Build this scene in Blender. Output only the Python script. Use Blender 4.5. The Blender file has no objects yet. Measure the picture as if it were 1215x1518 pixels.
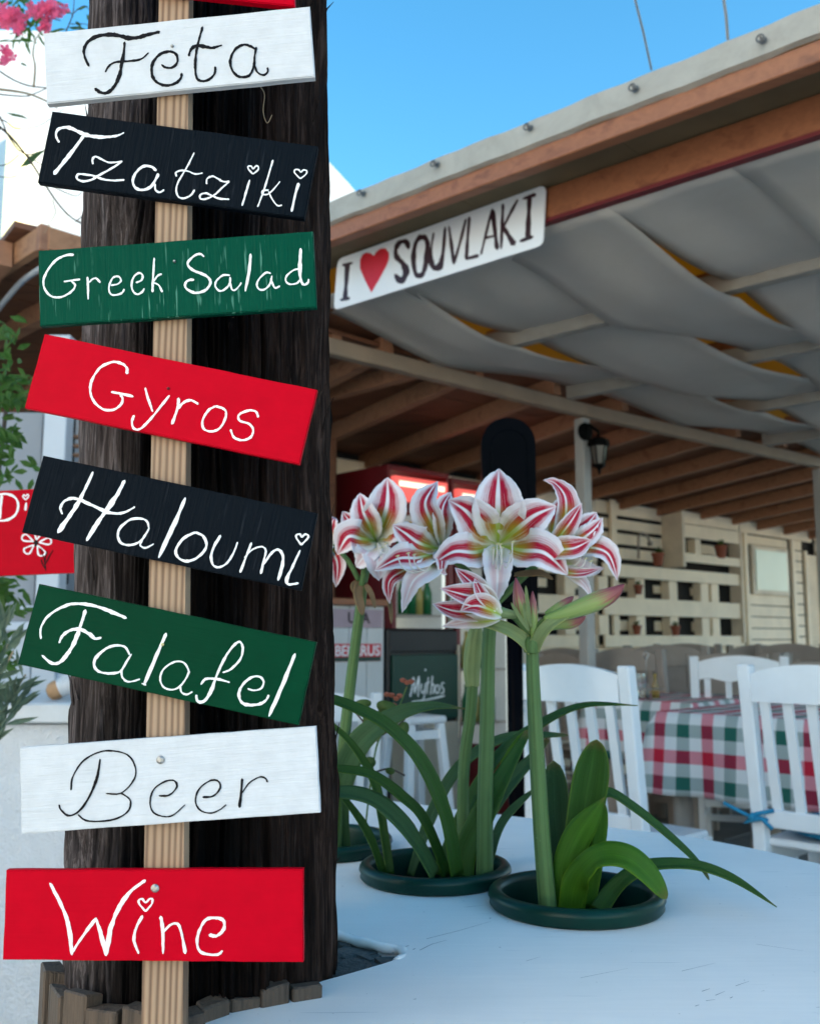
import bpy, bmesh, math, random
import numpy as np
from mathutils import Vector, Matrix
from math import sin, cos, pi, radians, sqrt, atan2

# ------------------------------------------------------------------ camera, sky, sun, exposure
SC = bpy.context.scene
COL = SC.collection
FPX = 1447.0; CX = 607.5; CY = 759.0; TILT = radians(7.5); CH = 1.02
cam_d = bpy.data.cameras.new('camera'); cam = bpy.data.objects.new('camera', cam_d); COL.objects.link(cam)
cam.location = (0, 0, CH); cam.rotation_euler = (radians(90) + TILT, 0, 0)
cam_d.sensor_fit = 'HORIZONTAL'; cam_d.sensor_width = 36; cam_d.lens = 36 * FPX / 1215
cam_d.clip_start = 0.05; cam_d.clip_end = 600
cam_d.dof.use_dof = True; cam_d.dof.focus_distance = 0.86; cam_d.dof.aperture_fstop = 12.5
SC.camera = cam
SUN_AZ = radians(121)      # clockwise from +Y (the viewing direction)
SUN_EL = radians(21)
w = bpy.data.worlds.new('World'); SC.world = w; w.use_nodes = True
nt = w.node_tree; bg = nt.nodes['Background']
sky = nt.nodes.new('ShaderNodeTexSky'); sky.sky_type = 'NISHITA'; sky.sun_disc = False
sky.sun_elevation = SUN_EL; sky.sun_rotation = SUN_AZ; sky.air_density = 1.0; sky.dust_density = 0.3; sky.ozone_density = 2.0
hs = nt.nodes.new('ShaderNodeHueSaturation'); hs.inputs['Hue'].default_value = 0.485; hs.inputs['Saturation'].default_value = 1.3; hs.inputs['Value'].default_value = 1.0
nt.links.new(sky.outputs[0], hs.inputs['Color']); nt.links.new(hs.outputs[0], bg.inputs[0]); bg.inputs[1].default_value = 0.15
sd = bpy.data.lights.new('sun', 'SUN'); sd.energy = 5.0; sd.angle = radians(0.5); sd.color = (1, 0.90, 0.74)
so = bpy.data.objects.new('sun', sd); COL.objects.link(so)
sdir = Vector((sin(SUN_AZ) * cos(SUN_EL), cos(SUN_AZ) * cos(SUN_EL), sin(SUN_EL)))
so.rotation_euler = sdir.to_track_quat('Z', 'Y').to_euler(); so.location = (0, 0, 20)
SC.view_settings.view_transform = 'Standard'; SC.view_settings.look = 'None'
SC.view_settings.exposure = 1.38; SC.view_settings.gamma = 1.0; SC.view_settings.use_curve_mapping = False

R = random.Random(7)
# ------------------------------------------------------------------ measuring helpers (points of the photo to places in the world)
O = Vector((0, 0, CH))
def ray(px, py):
    u = px - CX; v = CY - py
    return Vector((u, FPX * cos(TILT) - v * sin(TILT), FPX * sin(TILT) + v * cos(TILT)))
def at_y(px, py, Y):
    r = ray(px, py); return O + r * (Y / r.y)
def at_z(px, py, Z):
    r = ray(px, py); return O + r * ((Z - CH) / r.z)
def on_pl(px, py, p, n):
    r = ray(px, py); return O + r * ((p - O).dot(n) / r.dot(n))
def V(*a): return Vector(a)

# ------------------------------------------------------------------ mesh helpers
class MB:
    def __init__(s): s.v = []; s.f = []; s.uv = []; s.m = []; s.has_uv = False
    def add(s, vs, fs, m=0, uvs=None):
        b = len(s.v); s.v += [tuple(x) for x in vs]
        for i, f in enumerate(fs):
            s.f.append(tuple(b + k for k in f)); s.m.append(m)
            if uvs is not None: s.has_uv = True; s.uv.append([uvs[k] for k in f])
            else: s.uv.append([(0, 0)] * len(f))
    def box(s, c, size, mat=None, m=0):
        hx, hy, hz = size[0] / 2, size[1] / 2, size[2] / 2; c = Vector(c)
        vs = [Vector((x, y, z)) for x in (-hx, hx) for y in (-hy, hy) for z in (-hz, hz)]
        if mat is not None: vs = [mat @ q for q in vs]
        s.add([c + q for q in vs], [(0, 1, 3, 2), (4, 6, 7, 5), (0, 4, 5, 1), (2, 3, 7, 6), (0, 2, 6, 4), (1, 5, 7, 3)], m)
    def beam(s, p0, p1, w_, h_, up=(0, 0, 1), m=0):
        p0 = Vector(p0); p1 = Vector(p1); d = (p1 - p0); L = d.length; d.normalize()
        sd_ = d.cross(Vector(up)).normalized(); u = sd_.cross(d).normalized()
        M = Matrix((d, sd_, u)).transposed()
        s.box((p0 + p1) / 2, (L, w_, h_), M, m)
    def tube(s, pts, rad, seg=10, caps=True, m=0, squash=1.0):
        pts = [Vector(p) for p in pts]; n = len(pts)
        if not hasattr(rad, '__len__'): rad = [rad] * n
        prev = None; vs = []; uvs = []
        for i, p in enumerate(pts):
            t = (pts[min(i + 1, n - 1)] - pts[max(i - 1, 0)]).normalized()
            if prev is None:
                a = Vector((0, 0, 1)) if abs(t.z) < 0.9 else Vector((1, 0, 0))
                x = t.cross(a).normalized()
            else: x = (prev - t * prev.dot(t)).normalized()
            prev = x; y = t.cross(x)
            for k in range(seg):
                a = 2 * pi * k / seg
                vs.append(p + x * (cos(a) * rad[i]) + y * (sin(a) * rad[i] * squash)); uvs.append((k / seg, i / (n - 1)))
        fs = [(i * seg + k, i * seg + (k + 1) % seg, (i + 1) * seg + (k + 1) % seg, (i + 1) * seg + k) for i in range(n - 1) for k in range(seg)]
        if caps: fs += [tuple(reversed(range(seg))), tuple((n - 1) * seg + k for k in range(seg))]
        s.add(vs, fs, m, uvs)
    def lathe(s, prof, c, seg=32, m=0, axis=None):
        c = Vector(c); vs = []; n = len(prof)
        for r, z in prof:
            for k in range(seg):
                a = 2 * pi * k / seg; q = Vector((r * cos(a), r * sin(a), z))
                if axis is not None: q = axis @ q
                vs.append(c + q)
        s.add(vs, [(i * seg + k, i * seg + (k + 1) % seg, (i + 1) * seg + (k + 1) % seg, (i + 1) * seg + k) for i in range(n - 1) for k in range(seg)], m)
    def prism(s, poly, depth, M=None, m=0):      # poly in XZ, extruded along +Y
        n = len(poly); vs = [Vector((x, 0, z)) for x, z in poly] + [Vector((x, depth, z)) for x, z in poly]
        if M is not None: vs = [M @ q for q in vs]
        s.add(vs, [tuple(range(n)), tuple(reversed(range(n, 2 * n)))] + [(i, i + n, (i + 1) % n + n, (i + 1) % n) for i in range(n)], m)

def world_loc(o):
    p = Vector((0, 0, 0))
    while o is not None: p += Vector(o.location); o = o.parent
    return p
def obj(name, mb, mats, parent=None, smooth=False, local=False, bevel=0.0, origin=None):
    me = bpy.data.meshes.new(name)
    off = Vector((0, 0, 0)) if local else (world_loc(parent) if parent is not None else (Vector(origin) if origin is not None else Vector((0, 0, 0))))
    me.from_pydata([(x - off.x, y - off.y, z - off.z) for x, y, z in mb.v], [], mb.f)
    if not isinstance(mats, (list, tuple)): mats = [mats]
    for m_ in mats: me.materials.append(m_)
    if len(mats) > 1: me.polygons.foreach_set('material_index', mb.m)
    if mb.has_uv:
        l = me.uv_layers.new(name='UVMap'); flat = []
        for f in mb.uv:
            for q in f: flat += [q[0], q[1]]
        l.data.foreach_set('uv', flat)
    if smooth: me.polygons.foreach_set('use_smooth', [True] * len(me.polygons))
    bm = bmesh.new(); bm.from_mesh(me); bmesh.ops.recalc_face_normals(bm, faces=bm.faces)
    if bevel > 0:
        bmesh.ops.bevel(bm, geom=list(bm.edges), offset=bevel, segments=1, affect='EDGES', clamp_overlap=True)
    bm.to_mesh(me); bm.free()
    o = bpy.data.objects.new(name, me); COL.objects.link(o)
    if parent is not None: o.parent = parent
    elif origin is not None: o.location = origin
    return o
def tag(o, label=None, cat=None, group=None, kind=None):
    if label: o['label'] = label
    if cat: o['category'] = cat
    if group: o['group'] = group
    if kind: o['kind'] = kind
    return o
def thing(name, label, cat, loc=(0, 0, 0), group=None, rot=None):
    o = bpy.data.objects.new(name, None); COL.objects.link(o); o.location = loc; o.empty_display_size = 0.05
    if rot is not None: o.rotation_euler = rot
    return tag(o, label, cat, group)
def dup(root, loc, rz, label, group=None, scale=1.0):
    r = root.copy(); COL.objects.link(r); r.location = loc; r.rotation_euler = (0, 0, rz); r.scale = (scale,) * 3
    r['label'] = label
    if group: r['group'] = group
    for ch in list(root.children):
        c = ch.copy(); COL.objects.link(c); c.parent = r
        for g in list(ch.children):
            d = g.copy(); COL.objects.link(d); d.parent = c
    return r
def piece(name, me, loc, rot, parent, mats=None, scale=(1, 1, 1)):
    o = bpy.data.objects.new(name, me); COL.objects.link(o); o.parent = parent; o.location = loc; o.rotation_euler = rot; o.scale = scale
    return o
def crom(pts, per=6):
    P = [pts[0]] + list(pts) + [pts[-1]]; out = []
    for i in range(1, len(P) - 2):
        a, b, c, d = P[i - 1], P[i], P[i + 1], P[i + 2]
        for k in range(per):
            t = k / per
            out.append(tuple(0.5 * ((2 * b[j]) + (-a[j] + c[j]) * t + (2 * a[j] - 5 * b[j] + 4 * c[j] - d[j]) * t * t + (-a[j] + 3 * b[j] - 3 * c[j] + d[j]) * t ** 3) for j in range(len(b))))
    out.append(tuple(P[-2])); return out

# ------------------------------------------------------------------ materials
def newmat(name):
    m = bpy.data.materials.new(name); m.use_nodes = True
    return m, m.node_tree, m.node_tree.nodes['Principled BSDF']
def N(nt_, t, **kw):
    n = nt_.nodes.new(t)
    for k, v in kw.items(): setattr(n, k, v)
    return n
def ramp(nt_, stops):
    r = N(nt_, 'ShaderNodeValToRGB'); e = r.color_ramp.elements
    while len(e) < len(stops): e.new(0.5)
    for i, (p, c) in enumerate(stops):
        e[i].position = p; e[i].color = (c[0], c[1], c[2], 1) if hasattr(c, '__len__') else (c, c, c, 1)
    return r
def coords(nt_, scale, space='Object', rot=(0, 0, 0)):
    tc = N(nt_, 'ShaderNodeTexCoord'); mp = N(nt_, 'ShaderNodeMapping')
    mp.inputs['Scale'].default_value = scale; mp.inputs['Rotation'].default_value = rot
    nt_.links.new(tc.outputs[space], mp.inputs[0]); return mp.outputs[0]
def noise(nt_, vec, scale, detail=4, rough=0.5, dist=0.0):
    n = N(nt_, 'ShaderNodeTexNoise'); n.inputs['Scale'].default_value = scale; n.inputs['Detail'].default_value = detail
    n.inputs['Roughness'].default_value = rough; n.inputs['Distortion'].default_value = dist
    nt_.links.new(vec, n.inputs['Vector']); return n.outputs['Fac']
def mixc(nt_, f, a, b, mode='MIX'):
    m = N(nt_, 'ShaderNodeMix', data_type='RGBA', blend_type=mode); L = nt_.links
    for s_, v in ((0, f), (6, a), (7, b)):
        if hasattr(v, 'is_linked'): L.new(v, m.inputs[s_])
        elif s_ == 0: m.inputs[0].default_value = v
        else: m.inputs[s_].default_value = (v[0], v[1], v[2], 1)
    return m.outputs[2]
def math_(nt_, op, a, b=0.0, clamp=False):
    m = N(nt_, 'ShaderNodeMath', operation=op); m.use_clamp = clamp
    for i, v in enumerate((a, b)):
        if hasattr(v, 'is_linked'): nt_.links.new(v, m.inputs[i])
        else: m.inputs[i].default_value = v
    return m.outputs[0]
def bump(nt_, b, h, strength=0.3, dist=0.01):
    n = N(nt_, 'ShaderNodeBump'); n.inputs['Strength'].default_value = strength; n.inputs['Distance'].default_value = dist
    nt_.links.new(h, n.inputs['Height']); nt_.links.new(n.outputs[0], b.inputs['Normal'])
def surf(name, c, rough=0.6, var=0.15, sc=8, stretch=(1, 1, 1), bs=0.15, bd=0.004, metal=0.0, spec=0.5, space='Object', c2=None, coat=0.0):
    m, t, b = newmat(name)
    v = coords(t, stretch, space); n = noise(t, v, sc, 5, 0.6)
    r = ramp(t, [(0.3, (0, 0, 0)), (0.7, (1, 1, 1))]); t.links.new(n, r.inputs[0])
    d = c2 if c2 else tuple(x * (1 - var) for x in c)
    b.inputs['Base Color'].default_value = (*c, 1)
    t.links.new(mixc(t, r.outputs[0], d, c), b.inputs['Base Color'])
    b.inputs['Roughness'].default_value = rough; b.inputs['Metallic'].default_value = metal
    b.inputs['Specular IOR Level'].default_value = spec; b.inputs['Coat Weight'].default_value = coat
    n2 = noise(t, v, sc * 4, 4, 0.6); bump(t, b, n2, bs, bd)
    return m
def wood(name, c1, c2, axis=0, sc=60, rough=0.7, bs=0.3, space='Object', wave=True):
    m, t, b = newmat(name)
    s_ = [1, 1, 1]; s_[axis] = 0.06
    v = coords(t, s_, space)
    n = noise(t, v, sc, 5, 0.6, 0.4); n3 = noise(t, v, sc * 4, 3, 0.6)
    r = ramp(t, [(0.32, c2), (0.5, c1), (0.56, tuple(x * 0.8 for x in c1)), (0.68, c1)]); t.links.new(n, r.inputs[0])
    t.links.new(mixc(t, 0.35, r.outputs[0], mixc(t, n3, c2, c1)), b.inputs['Base Color'])
    b.inputs['Roughness'].default_value = rough; bump(t, b, n3, bs, 0.002)
    return m
def paint(name, c, scratch=None, axis=0, rough=0.45, grain=0.25, var=0.12, amt=0.6, coat=0.0):
    """brushed paint on a wooden board; optional worn scratches across"""
    m, t, b = newmat(name)
    s_ = [1, 1, 1]; s_[axis] = 0.05
    v = coords(t, s_); n = noise(t, v, 350, 4, 0.6); n2 = noise(t, coords(t, (1, 1, 1)), 14, 4, 0.6)
    col = mixc(t, n2, tuple(x * (1 - var) for x in c), tuple(min(1, x * (1 + var * 0.5)) for x in c))
    col = mixc(t, math_(t, 'MULTIPLY', n, 0.35), col, tuple(x * 0.75 for x in c))
    bl = noise(t, coords(t, (1, 1, 1)), 45, 5, 0.7); rbl = ramp(t, [(0.35, 0), (0.7, 1)]); t.links.new(bl, rbl.inputs[0]); col = mixc(t, math_(t, 'MULTIPLY', rbl.outputs[0], .32), col, tuple(x * .62 for x in c))
    if scratch:
        v2 = coords(t, (1, 1, 0.09)); n4 = noise(t, v2, 330, 2, 0.5)
        r = ramp(t, [(0.62, 0), (0.67, 1)]); t.links.new(n4, r.inputs[0])
        n5 = noise(t, coords(t, (1, 1, 1)), 22, 3, 0.5); r5 = ramp(t, [(0.42, 0), (0.6, 1)]); t.links.new(n5, r5.inputs[0])
        f = math_(t, 'MULTIPLY', math_(t, 'MULTIPLY', r.outputs[0], r5.outputs[0]), amt)
        col = mixc(t, f, col, scratch)
    t.links.new(col, b.inputs['Base Color']); b.inputs['Roughness'].default_value = rough
    b.inputs['Coat Weight'].default_value = coat; b.inputs['Specular IOR Level'].default_value = 0.04
    bump(t, b, n, grain, 0.0012)
    return m
def translucent(name, c, ct, f=0.5, rough=0.6, sc=6, var=0.2, uvlines=0.0):
    m, t, b = newmat(name); out = t.nodes['Material Output']
    n = noise(t, coords(t, (1, 1, 1)), sc, 4, 0.6)
    col = mixc(t, n, tuple(x * (1 - var) for x in c), tuple(min(1, x * (1 + var)) for x in c))
    if uvlines:
        n2 = noise(t, coords(t, (1, 0.03, 1), 'UV'), 30, 3, 0.6)
        r2 = ramp(t, [(0.4, 0), (0.6, 1)]); t.links.new(n2, r2.inputs[0])
        col = mixc(t, math_(t, 'MULTIPLY', r2.outputs[0], uvlines * 1.3), col, tuple(x * 1.8 for x in c))
        sep = N(t, 'ShaderNodeSeparateXYZ'); tc = N(t, 'ShaderNodeTexCoord'); t.links.new(tc.outputs['UV'], sep.inputs[0])
        sp_ = noise(t, coords(t, (1, 1, 1)), 420, 2, .5); rsp = ramp(t, [(0.66, 0), (0.72, 1)]); t.links.new(sp_, rsp.inputs[0])
        pt = noise(t, coords(t, (1, 1, 1)), 30, 2, .5); rpt = ramp(t, [(0.5, 0), (0.62, 1)]); t.links.new(pt, rpt.inputs[0])
        col = mixc(t, math_(t, 'MULTIPLY', math_(t, 'MULTIPLY', rsp.outputs[0], rpt.outputs[0]), .6), col, tuple(x * 2.4 + .03 for x in c))
        rtip = ramp(t, [(0.93, 0), (1.0, 1)]); t.links.new(math_(t, 'ADD', sep.outputs[1], math_(t, 'MULTIPLY', math_(t, 'SUBTRACT', sp_, .5), .08)), rtip.inputs[0]); col = mixc(t, math_(t, 'MULTIPLY', rtip.outputs[0], .7), col, (0.2, 0.13, 0.05))
        e = math_(t, 'ABSOLUTE', math_(t, 'SUBTRACT', sep.outputs[0], 0.5))
        mid = math_(t, 'LESS_THAN', e, 0.03); edge = math_(t, 'GREATER_THAN', e, 0.47)
        col = mixc(t, math_(t, 'MULTIPLY', mid, 0.35), col, tuple(min(1, x * 2.0) for x in c))
        col = mixc(t, math_(t, 'MULTIPLY', edge, 0.55), col, (min(1, c[0] * 2.5 + .04), min(1, c[1] * 2.0 + .03), min(1, c[2] * 1.5)))
        bump(t, b, n2, 0.8, 0.0015)
    t.links.new(col, b.inputs['Base Color']); b.inputs['Roughness'].default_value = rough; b.inputs['Specular IOR Level'].default_value = .2
    tr = N(t, 'ShaderNodeBsdfTranslucent'); tr.inputs[0].default_value = (*ct, 1)
    mx = N(t, 'ShaderNodeMixShader'); mx.inputs[0].default_value = f
    t.links.new(b.outputs[0], mx.inputs[1]); t.links.new(tr.outputs[0], mx.inputs[2]); t.links.new(mx.outputs[0], out.inputs[0])
    return m

def glossy(name, c, rough=0.2, metal=0.0, trans=0.0):
    m = surf(name, c, rough, 0.08, 20, bs=0.03, bd=0.001, metal=metal)
    m.node_tree.nodes['Principled BSDF'].inputs['Transmission Weight'].default_value = trans
    return m
def emit(name, c, s_):
    m, t, b = newmat(name); n = noise(t, coords(t, (1, 1, 1)), 40, 2)
    b.inputs['Emission Color'].default_value = (*c, 1); b.inputs['Emission Strength'].default_value = s_
    t.links.new(mixc(t, n, c, tuple(x * .8 for x in c)), b.inputs['Base Color']); return m

M = {}
M['white_board'] = paint('white_paint_board', (0.60, 0.625, 0.655), axis=0, grain=0.8, rough=0.5, var=0.06)
M['black_board'] = paint('black_paint_board', (0.0025, 0.0055, 0.0095), (0.035, 0.04, 0.05), axis=2, rough=0.5, grain=0.8, amt=0.25)
M['green_board'] = paint('worn_green_paint', (0.0, 0.060, 0.034), (0.10, 0.28, 0.21), axis=2, rough=0.4, grain=0.6)
M['green_board2'] = paint('bottle_green_paint', (0.0, 0.044, 0.019), axis=0, rough=0.35, grain=0.3, var=0.5)
M['red_board'] = paint('red_paint_board', (0.50, 0.0, 0.012), axis=0, rough=0.4, grain=0.15, var=0.05)
M['ink_black'] = surf('black_lettering_paint', (0.004, 0.004, 0.006), 0.5, 0.3, 200, bs=0.4, bd=0.0005, spec=.1)
M['ink_white'] = surf('white_lettering_paint', (0.84, 0.86, 0.88), 0.5, 0.08, 200, bs=0.4, bd=0.0005)
def pine_mat():
    m, t, b = newmat('pine_batten'); L = t.links
    wv = N(t, 'ShaderNodeTexWave', wave_type='BANDS', bands_direction='X'); wv.inputs['Scale'].default_value = 62; wv.inputs['Distortion'].default_value = 7; wv.inputs['Detail'].default_value = 3; wv.inputs['Detail Scale'].default_value = .35; wv.inputs['Detail Roughness'].default_value = .6
    L.new(coords(t, (1, 1, .05)), wv.inputs['Vector']); r = ramp(t, [(0.0, (0.07, 0.026, 0.014)), (0.3, (0.19, 0.10, 0.055)), (0.55, (0.29, 0.18, 0.11)), (1.0, (0.34, 0.22, 0.14))]); L.new(wv.outputs['Fac'], r.inputs[0])
    n = noise(t, coords(t, (1, 1, .05)), 700, 3); n2 = noise(t, coords(t, (1, 1, .4)), 12, 4)
    c = mixc(t, math_(t, 'MULTIPLY', n, .35), r.outputs[0], (0.30, 0.20, 0.12)); c = mixc(t, math_(t, 'MULTIPLY', n2, .4), c, (0.42, 0.33, 0.24))
    L.new(c, b.inputs['Base Color']); b.inputs['Roughness'].default_value = .7; b.inputs['Specular IOR Level'].default_value = .2; bump(t, b, wv.outputs['Fac'], .3, .001); return m
M['pine'] = pine_mat()
M['steel'] = surf('zinc_screw', (0.45, 0.44, 0.42), 0.35, 0.3, 300, metal=1.0)
M['plaster'] = None

def pole_mat():
    m, t, b = newmat('creosoted_pole_wood')
    v = coords(t, (1, 1, 0.06)); n = noise(t, v, 150, 6, 0.7, 0.9); n2 = noise(t, v, 520, 4, 0.7, .5)
    r = ramp(t, [(0.40, (0.002, 0.0018, 0.002)), (0.5, (0.018, 0.014, 0.012)), (0.64, (0.085, 0.07, 0.064))]); t.links.new(n, r.inputs[0])
    col = mixc(t, 0.4, r.outputs[0], mixc(t, n2, (0.0, 0.0, 0.0), (0.06, 0.048, 0.043)))
    # grey weathered left flank, tarred middle, light and shade painted into both; browner right
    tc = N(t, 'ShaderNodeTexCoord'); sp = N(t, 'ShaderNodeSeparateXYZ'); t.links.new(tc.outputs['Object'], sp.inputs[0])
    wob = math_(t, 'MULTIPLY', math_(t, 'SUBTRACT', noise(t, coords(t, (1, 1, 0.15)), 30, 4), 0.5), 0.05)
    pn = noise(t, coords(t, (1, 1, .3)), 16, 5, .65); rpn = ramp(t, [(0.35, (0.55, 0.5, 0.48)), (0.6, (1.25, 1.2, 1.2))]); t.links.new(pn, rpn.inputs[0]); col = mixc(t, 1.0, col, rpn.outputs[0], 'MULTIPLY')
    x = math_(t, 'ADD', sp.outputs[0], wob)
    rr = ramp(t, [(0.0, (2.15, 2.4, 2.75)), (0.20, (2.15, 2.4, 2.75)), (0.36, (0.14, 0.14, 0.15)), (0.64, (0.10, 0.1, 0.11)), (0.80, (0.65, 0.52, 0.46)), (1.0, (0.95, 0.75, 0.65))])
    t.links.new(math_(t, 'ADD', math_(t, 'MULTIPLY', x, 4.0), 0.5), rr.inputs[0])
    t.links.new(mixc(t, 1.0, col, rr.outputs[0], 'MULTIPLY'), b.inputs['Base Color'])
    b.inputs['Roughness'].default_value = 0.8; b.inputs['Specular IOR Level'].default_value = 0.06
    bump(t, b, n2, 0.6, 0.002); return m
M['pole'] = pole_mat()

def plaster_top():
    m, t, b = newmat('white_painted_table_plaster')
    n = noise(t, coords(t, (1, 1, 1)), 7, 6, 0.65); n2 = noise(t, coords(t, (1, 1, 1)), 60, 5, 0.7)
    col = mixc(t, n, (0.85, 0.82, 0.78), (0.92, 0.885, 0.845))
    r = ramp(t, [(0.66, 0), (0.74, 1)]); t.links.new(n2, r.inputs[0])
    n3 = noise(t, coords(t, (1, 1, 1)), 4, 3); r3 = ramp(t, [(0.5, 0), (0.66, 1)]); t.links.new(n3, r3.inputs[0])
    col = mixc(t, math_(t, 'MULTIPLY', math_(t, 'MULTIPLY', r.outputs[0], r3.outputs[0]), 0.6), col, (0.33, 0.36, 0.38))
    st_ = noise(t, coords(t, (1, 1, 1)), 2.2, 4, .6); rst = ramp(t, [(0.45, 0), (0.75, 1)]); t.links.new(st_, rst.inputs[0]); col = mixc(t, math_(t, 'MULTIPLY', rst.outputs[0], .5), col, (0.58, 0.59, 0.58))
    br = noise(t, coords(t, (4, 60, 1), rot=(0, 0, radians(-25))), 2.5, 4, .6); brr = ramp(t, [(0.35, 0), (0.65, 1)]); t.links.new(br, brr.inputs[0]); col = mixc(t, math_(t, 'MULTIPLY', brr.outputs[0], .25), col, (0.74, 0.735, 0.72))
    dk = noise(t, coords(t, (1, 1, 1)), 150, 2, .5); rdk = ramp(t, [(0.73, 0), (0.76, 1)]); t.links.new(dk, rdk.inputs[0]); col = mixc(t, math_(t, 'MULTIPLY', rdk.outputs[0], .45), col, (0.2, 0.2, 0.19))
    # hairline scratches
    vv = coords(t, (3.0, 60, 1), rot=(0, 0, radians(-38))); sn = noise(t, vv, 3.0, 2, 0.5); rs = ramp(t, [(0.715, 0), (0.73, 1)]); t.links.new(sn, rs.inputs[0])
    col = mixc(t, math_(t, 'MULTIPLY', rs.outputs[0], 0.35), col, (0.35, 0.38, 0.4))
    t.links.new(col, b.inputs['Base Color']); b.inputs['Roughness'].default_value = 0.42
    bump(t, b, math_(t, 'ADD', math_(t, 'MULTIPLY', br, .8), n2), 0.12, 0.002); return m
M['table'] = plaster_top()
M['mortar'] = surf('cracked_grey_mortar', (0.12, 0.115, 0.105), 0.9, 0.6, 25, bs=0.9, bd=0.01)
M['mortar_pale'] = surf('grey_scratch', (0.34, 0.36, 0.37), .9, .4, 60)
M['pot'] = surf('dark_green_plastic', (0.002, 0.032, 0.022), 0.35, 0.4, 30, bs=0.1, bd=0.001, spec=.22)
M['soil'] = surf('dark_potting_soil', (0.012, 0.009, 0.007), 0.95, 0.5, 60, bs=1, bd=0.01)
M['oldplank'] = wood('weathered_edging_plank', (0.10, 0.068, 0.046), (0.022, 0.014, 0.009), axis=2, sc=90, bs=0.8)
M['stem'] = translucent('amaryllis_stem', (0.075, 0.135, 0.045), (0.11, 0.2, 0.04), 0.12, 0.5, 20, 0.2, 0.4)
M['leaf'] = translucent('strap_leaf_green', (0.028, 0.080, 0.014), (0.09, 0.22, 0.015), 0.22, 0.38, 14, 0.3, 0.35)
M['leaf_b'] = translucent('strap_leaf_blue_green', (0.032, 0.080, 0.030), (0.07, 0.16, 0.03), 0.18, 0.42, 14, 0.3, 0.35)
M['leaf_y'] = translucent('strap_leaf_bright_green', (0.05, 0.14, 0.012), (0.15, 0.34, 0.02), 0.3, 0.35, 14, 0.3, 0.3)
M['spathe'] = translucent('pale_green_spathe', (0.24, 0.30, 0.13), (0.35, 0.42, 0.15), 0.3, 0.5, 30, 0.3, 0.3)
M['drybract'] = translucent('dry_brown_bract', (0.24, 0.17, 0.10), (0.3, 0.2, 0.1), 0.3, 0.7, 30, 0.4, 0.3)
M['filament'] = surf('pale_stamen', (0.75, 0.68, 0.6), 0.5, 0.1, 50)
M['anther'] = surf('cream_anther', (0.7, 0.6, 0.3), 0.6, 0.2, 80)

def petal_mat(name, dark=1.0, back=False):
    m, t, b = newmat(name); out = t.nodes['Material Output']; L = t.links
    tc = N(t, 'ShaderNodeTexCoord'); sp = N(t, 'ShaderNodeSeparateXYZ'); L.new(tc.outputs['UV'], sp.inputs[0])
    u = sp.outputs[0]; v = sp.outputs[1]
    a = math_(t, 'ABSOLUTE', math_(t, 'SUBTRACT', math_(t, 'MULTIPLY', u, 2.0), 1.0))       # 0 midrib, 1 edge
    lines = noise(t, coords(t, (1, 0.03, 1), 'UV'), 34, 3, 0.7); rough_ = noise(t, coords(t, (1, 1, 1), 'UV'), 5, 3, 0.6)
    inner = ramp(t, [(0.07 if not back else 0.05, 0), (0.13, 1)]); L.new(a, inner.inputs[0])
    wob = math_(t, 'ADD', a, math_(t, 'MULTIPLY', math_(t, 'SUBTRACT', rough_, 0.5), 0.5))
    outer = ramp(t, [(0.40 if not back else 0.75, 1), (0.74 if not back else 0.98, 0)]); L.new(wob, outer.inputs[0])
    lr = ramp(t, [(0.43, 0), (0.51, 1)]); L.new(math_(t, 'ADD', lines, math_(t, 'MULTIPLY', math_(t, 'SUBTRACT', 0.55, a), 0.35)), lr.inputs[0])
    al = ramp(t, [(0.0, 0), (0.16, 0.1), (0.30, 1), (0.84, 1), (0.99, 0.35)]); L.new(v, al.inputs[0])
    soft = math_(t, 'ADD', math_(t, 'MULTIPLY', lr.outputs[0], .72), .28)
    f = math_(t, 'MULTIPLY', math_(t, 'MULTIPLY', inner.outputs[0], outer.outputs[0]), math_(t, 'MULTIPLY', soft, al.outputs[0]))
    f = math_(t, 'MULTIPLY', f, dark, True)
    base = mixc(t, rough_, (0.92, 0.89, 0.90), (0.86, 0.74, 0.77))
    col = mixc(t, f, base, (0.50, 0.004, 0.035))
    gr = ramp(t, [(0.22, 1), (0.40, 0.8), (0.58, 0)]); L.new(v, gr.inputs[0])
    gm = ramp(t, [(0.0, 1), (0.30, 0.6), (0.9, 0.15)]); L.new(a, gm.inputs[0])
    g = math_(t, 'MULTIPLY', gr.outputs[0], gm.outputs[0])
    col = mixc(t, g, col, (0.36, 0.48, 0.02))
    L.new(col, b.inputs['Base Color']); b.inputs['Roughness'].default_value = 0.45
    bump(t, b, lines, 0.4, 0.0015)
    tr = N(t, 'ShaderNodeBsdfTranslucent'); L.new(col, tr.inputs[0])
    mx = N(t, 'ShaderNodeMixShader'); mx.inputs[0].default_value = 0.15; b.inputs['Specular IOR Level'].default_value = .2
    L.new(b.outputs[0], mx.inputs[1]); L.new(tr.outputs[0], mx.inputs[2]); L.new(mx.outputs[0], out.inputs[0])
    return m
M['petal'] = petal_mat('striped_petal'); M['petal_pale'] = petal_mat('pale_petal', 0.3); M['petal_back'] = petal_mat('petal_back', 1.0, True)
M['petal_back'].node_tree.nodes['Principled BSDF'].inputs['Roughness'].default_value = .55

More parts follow.
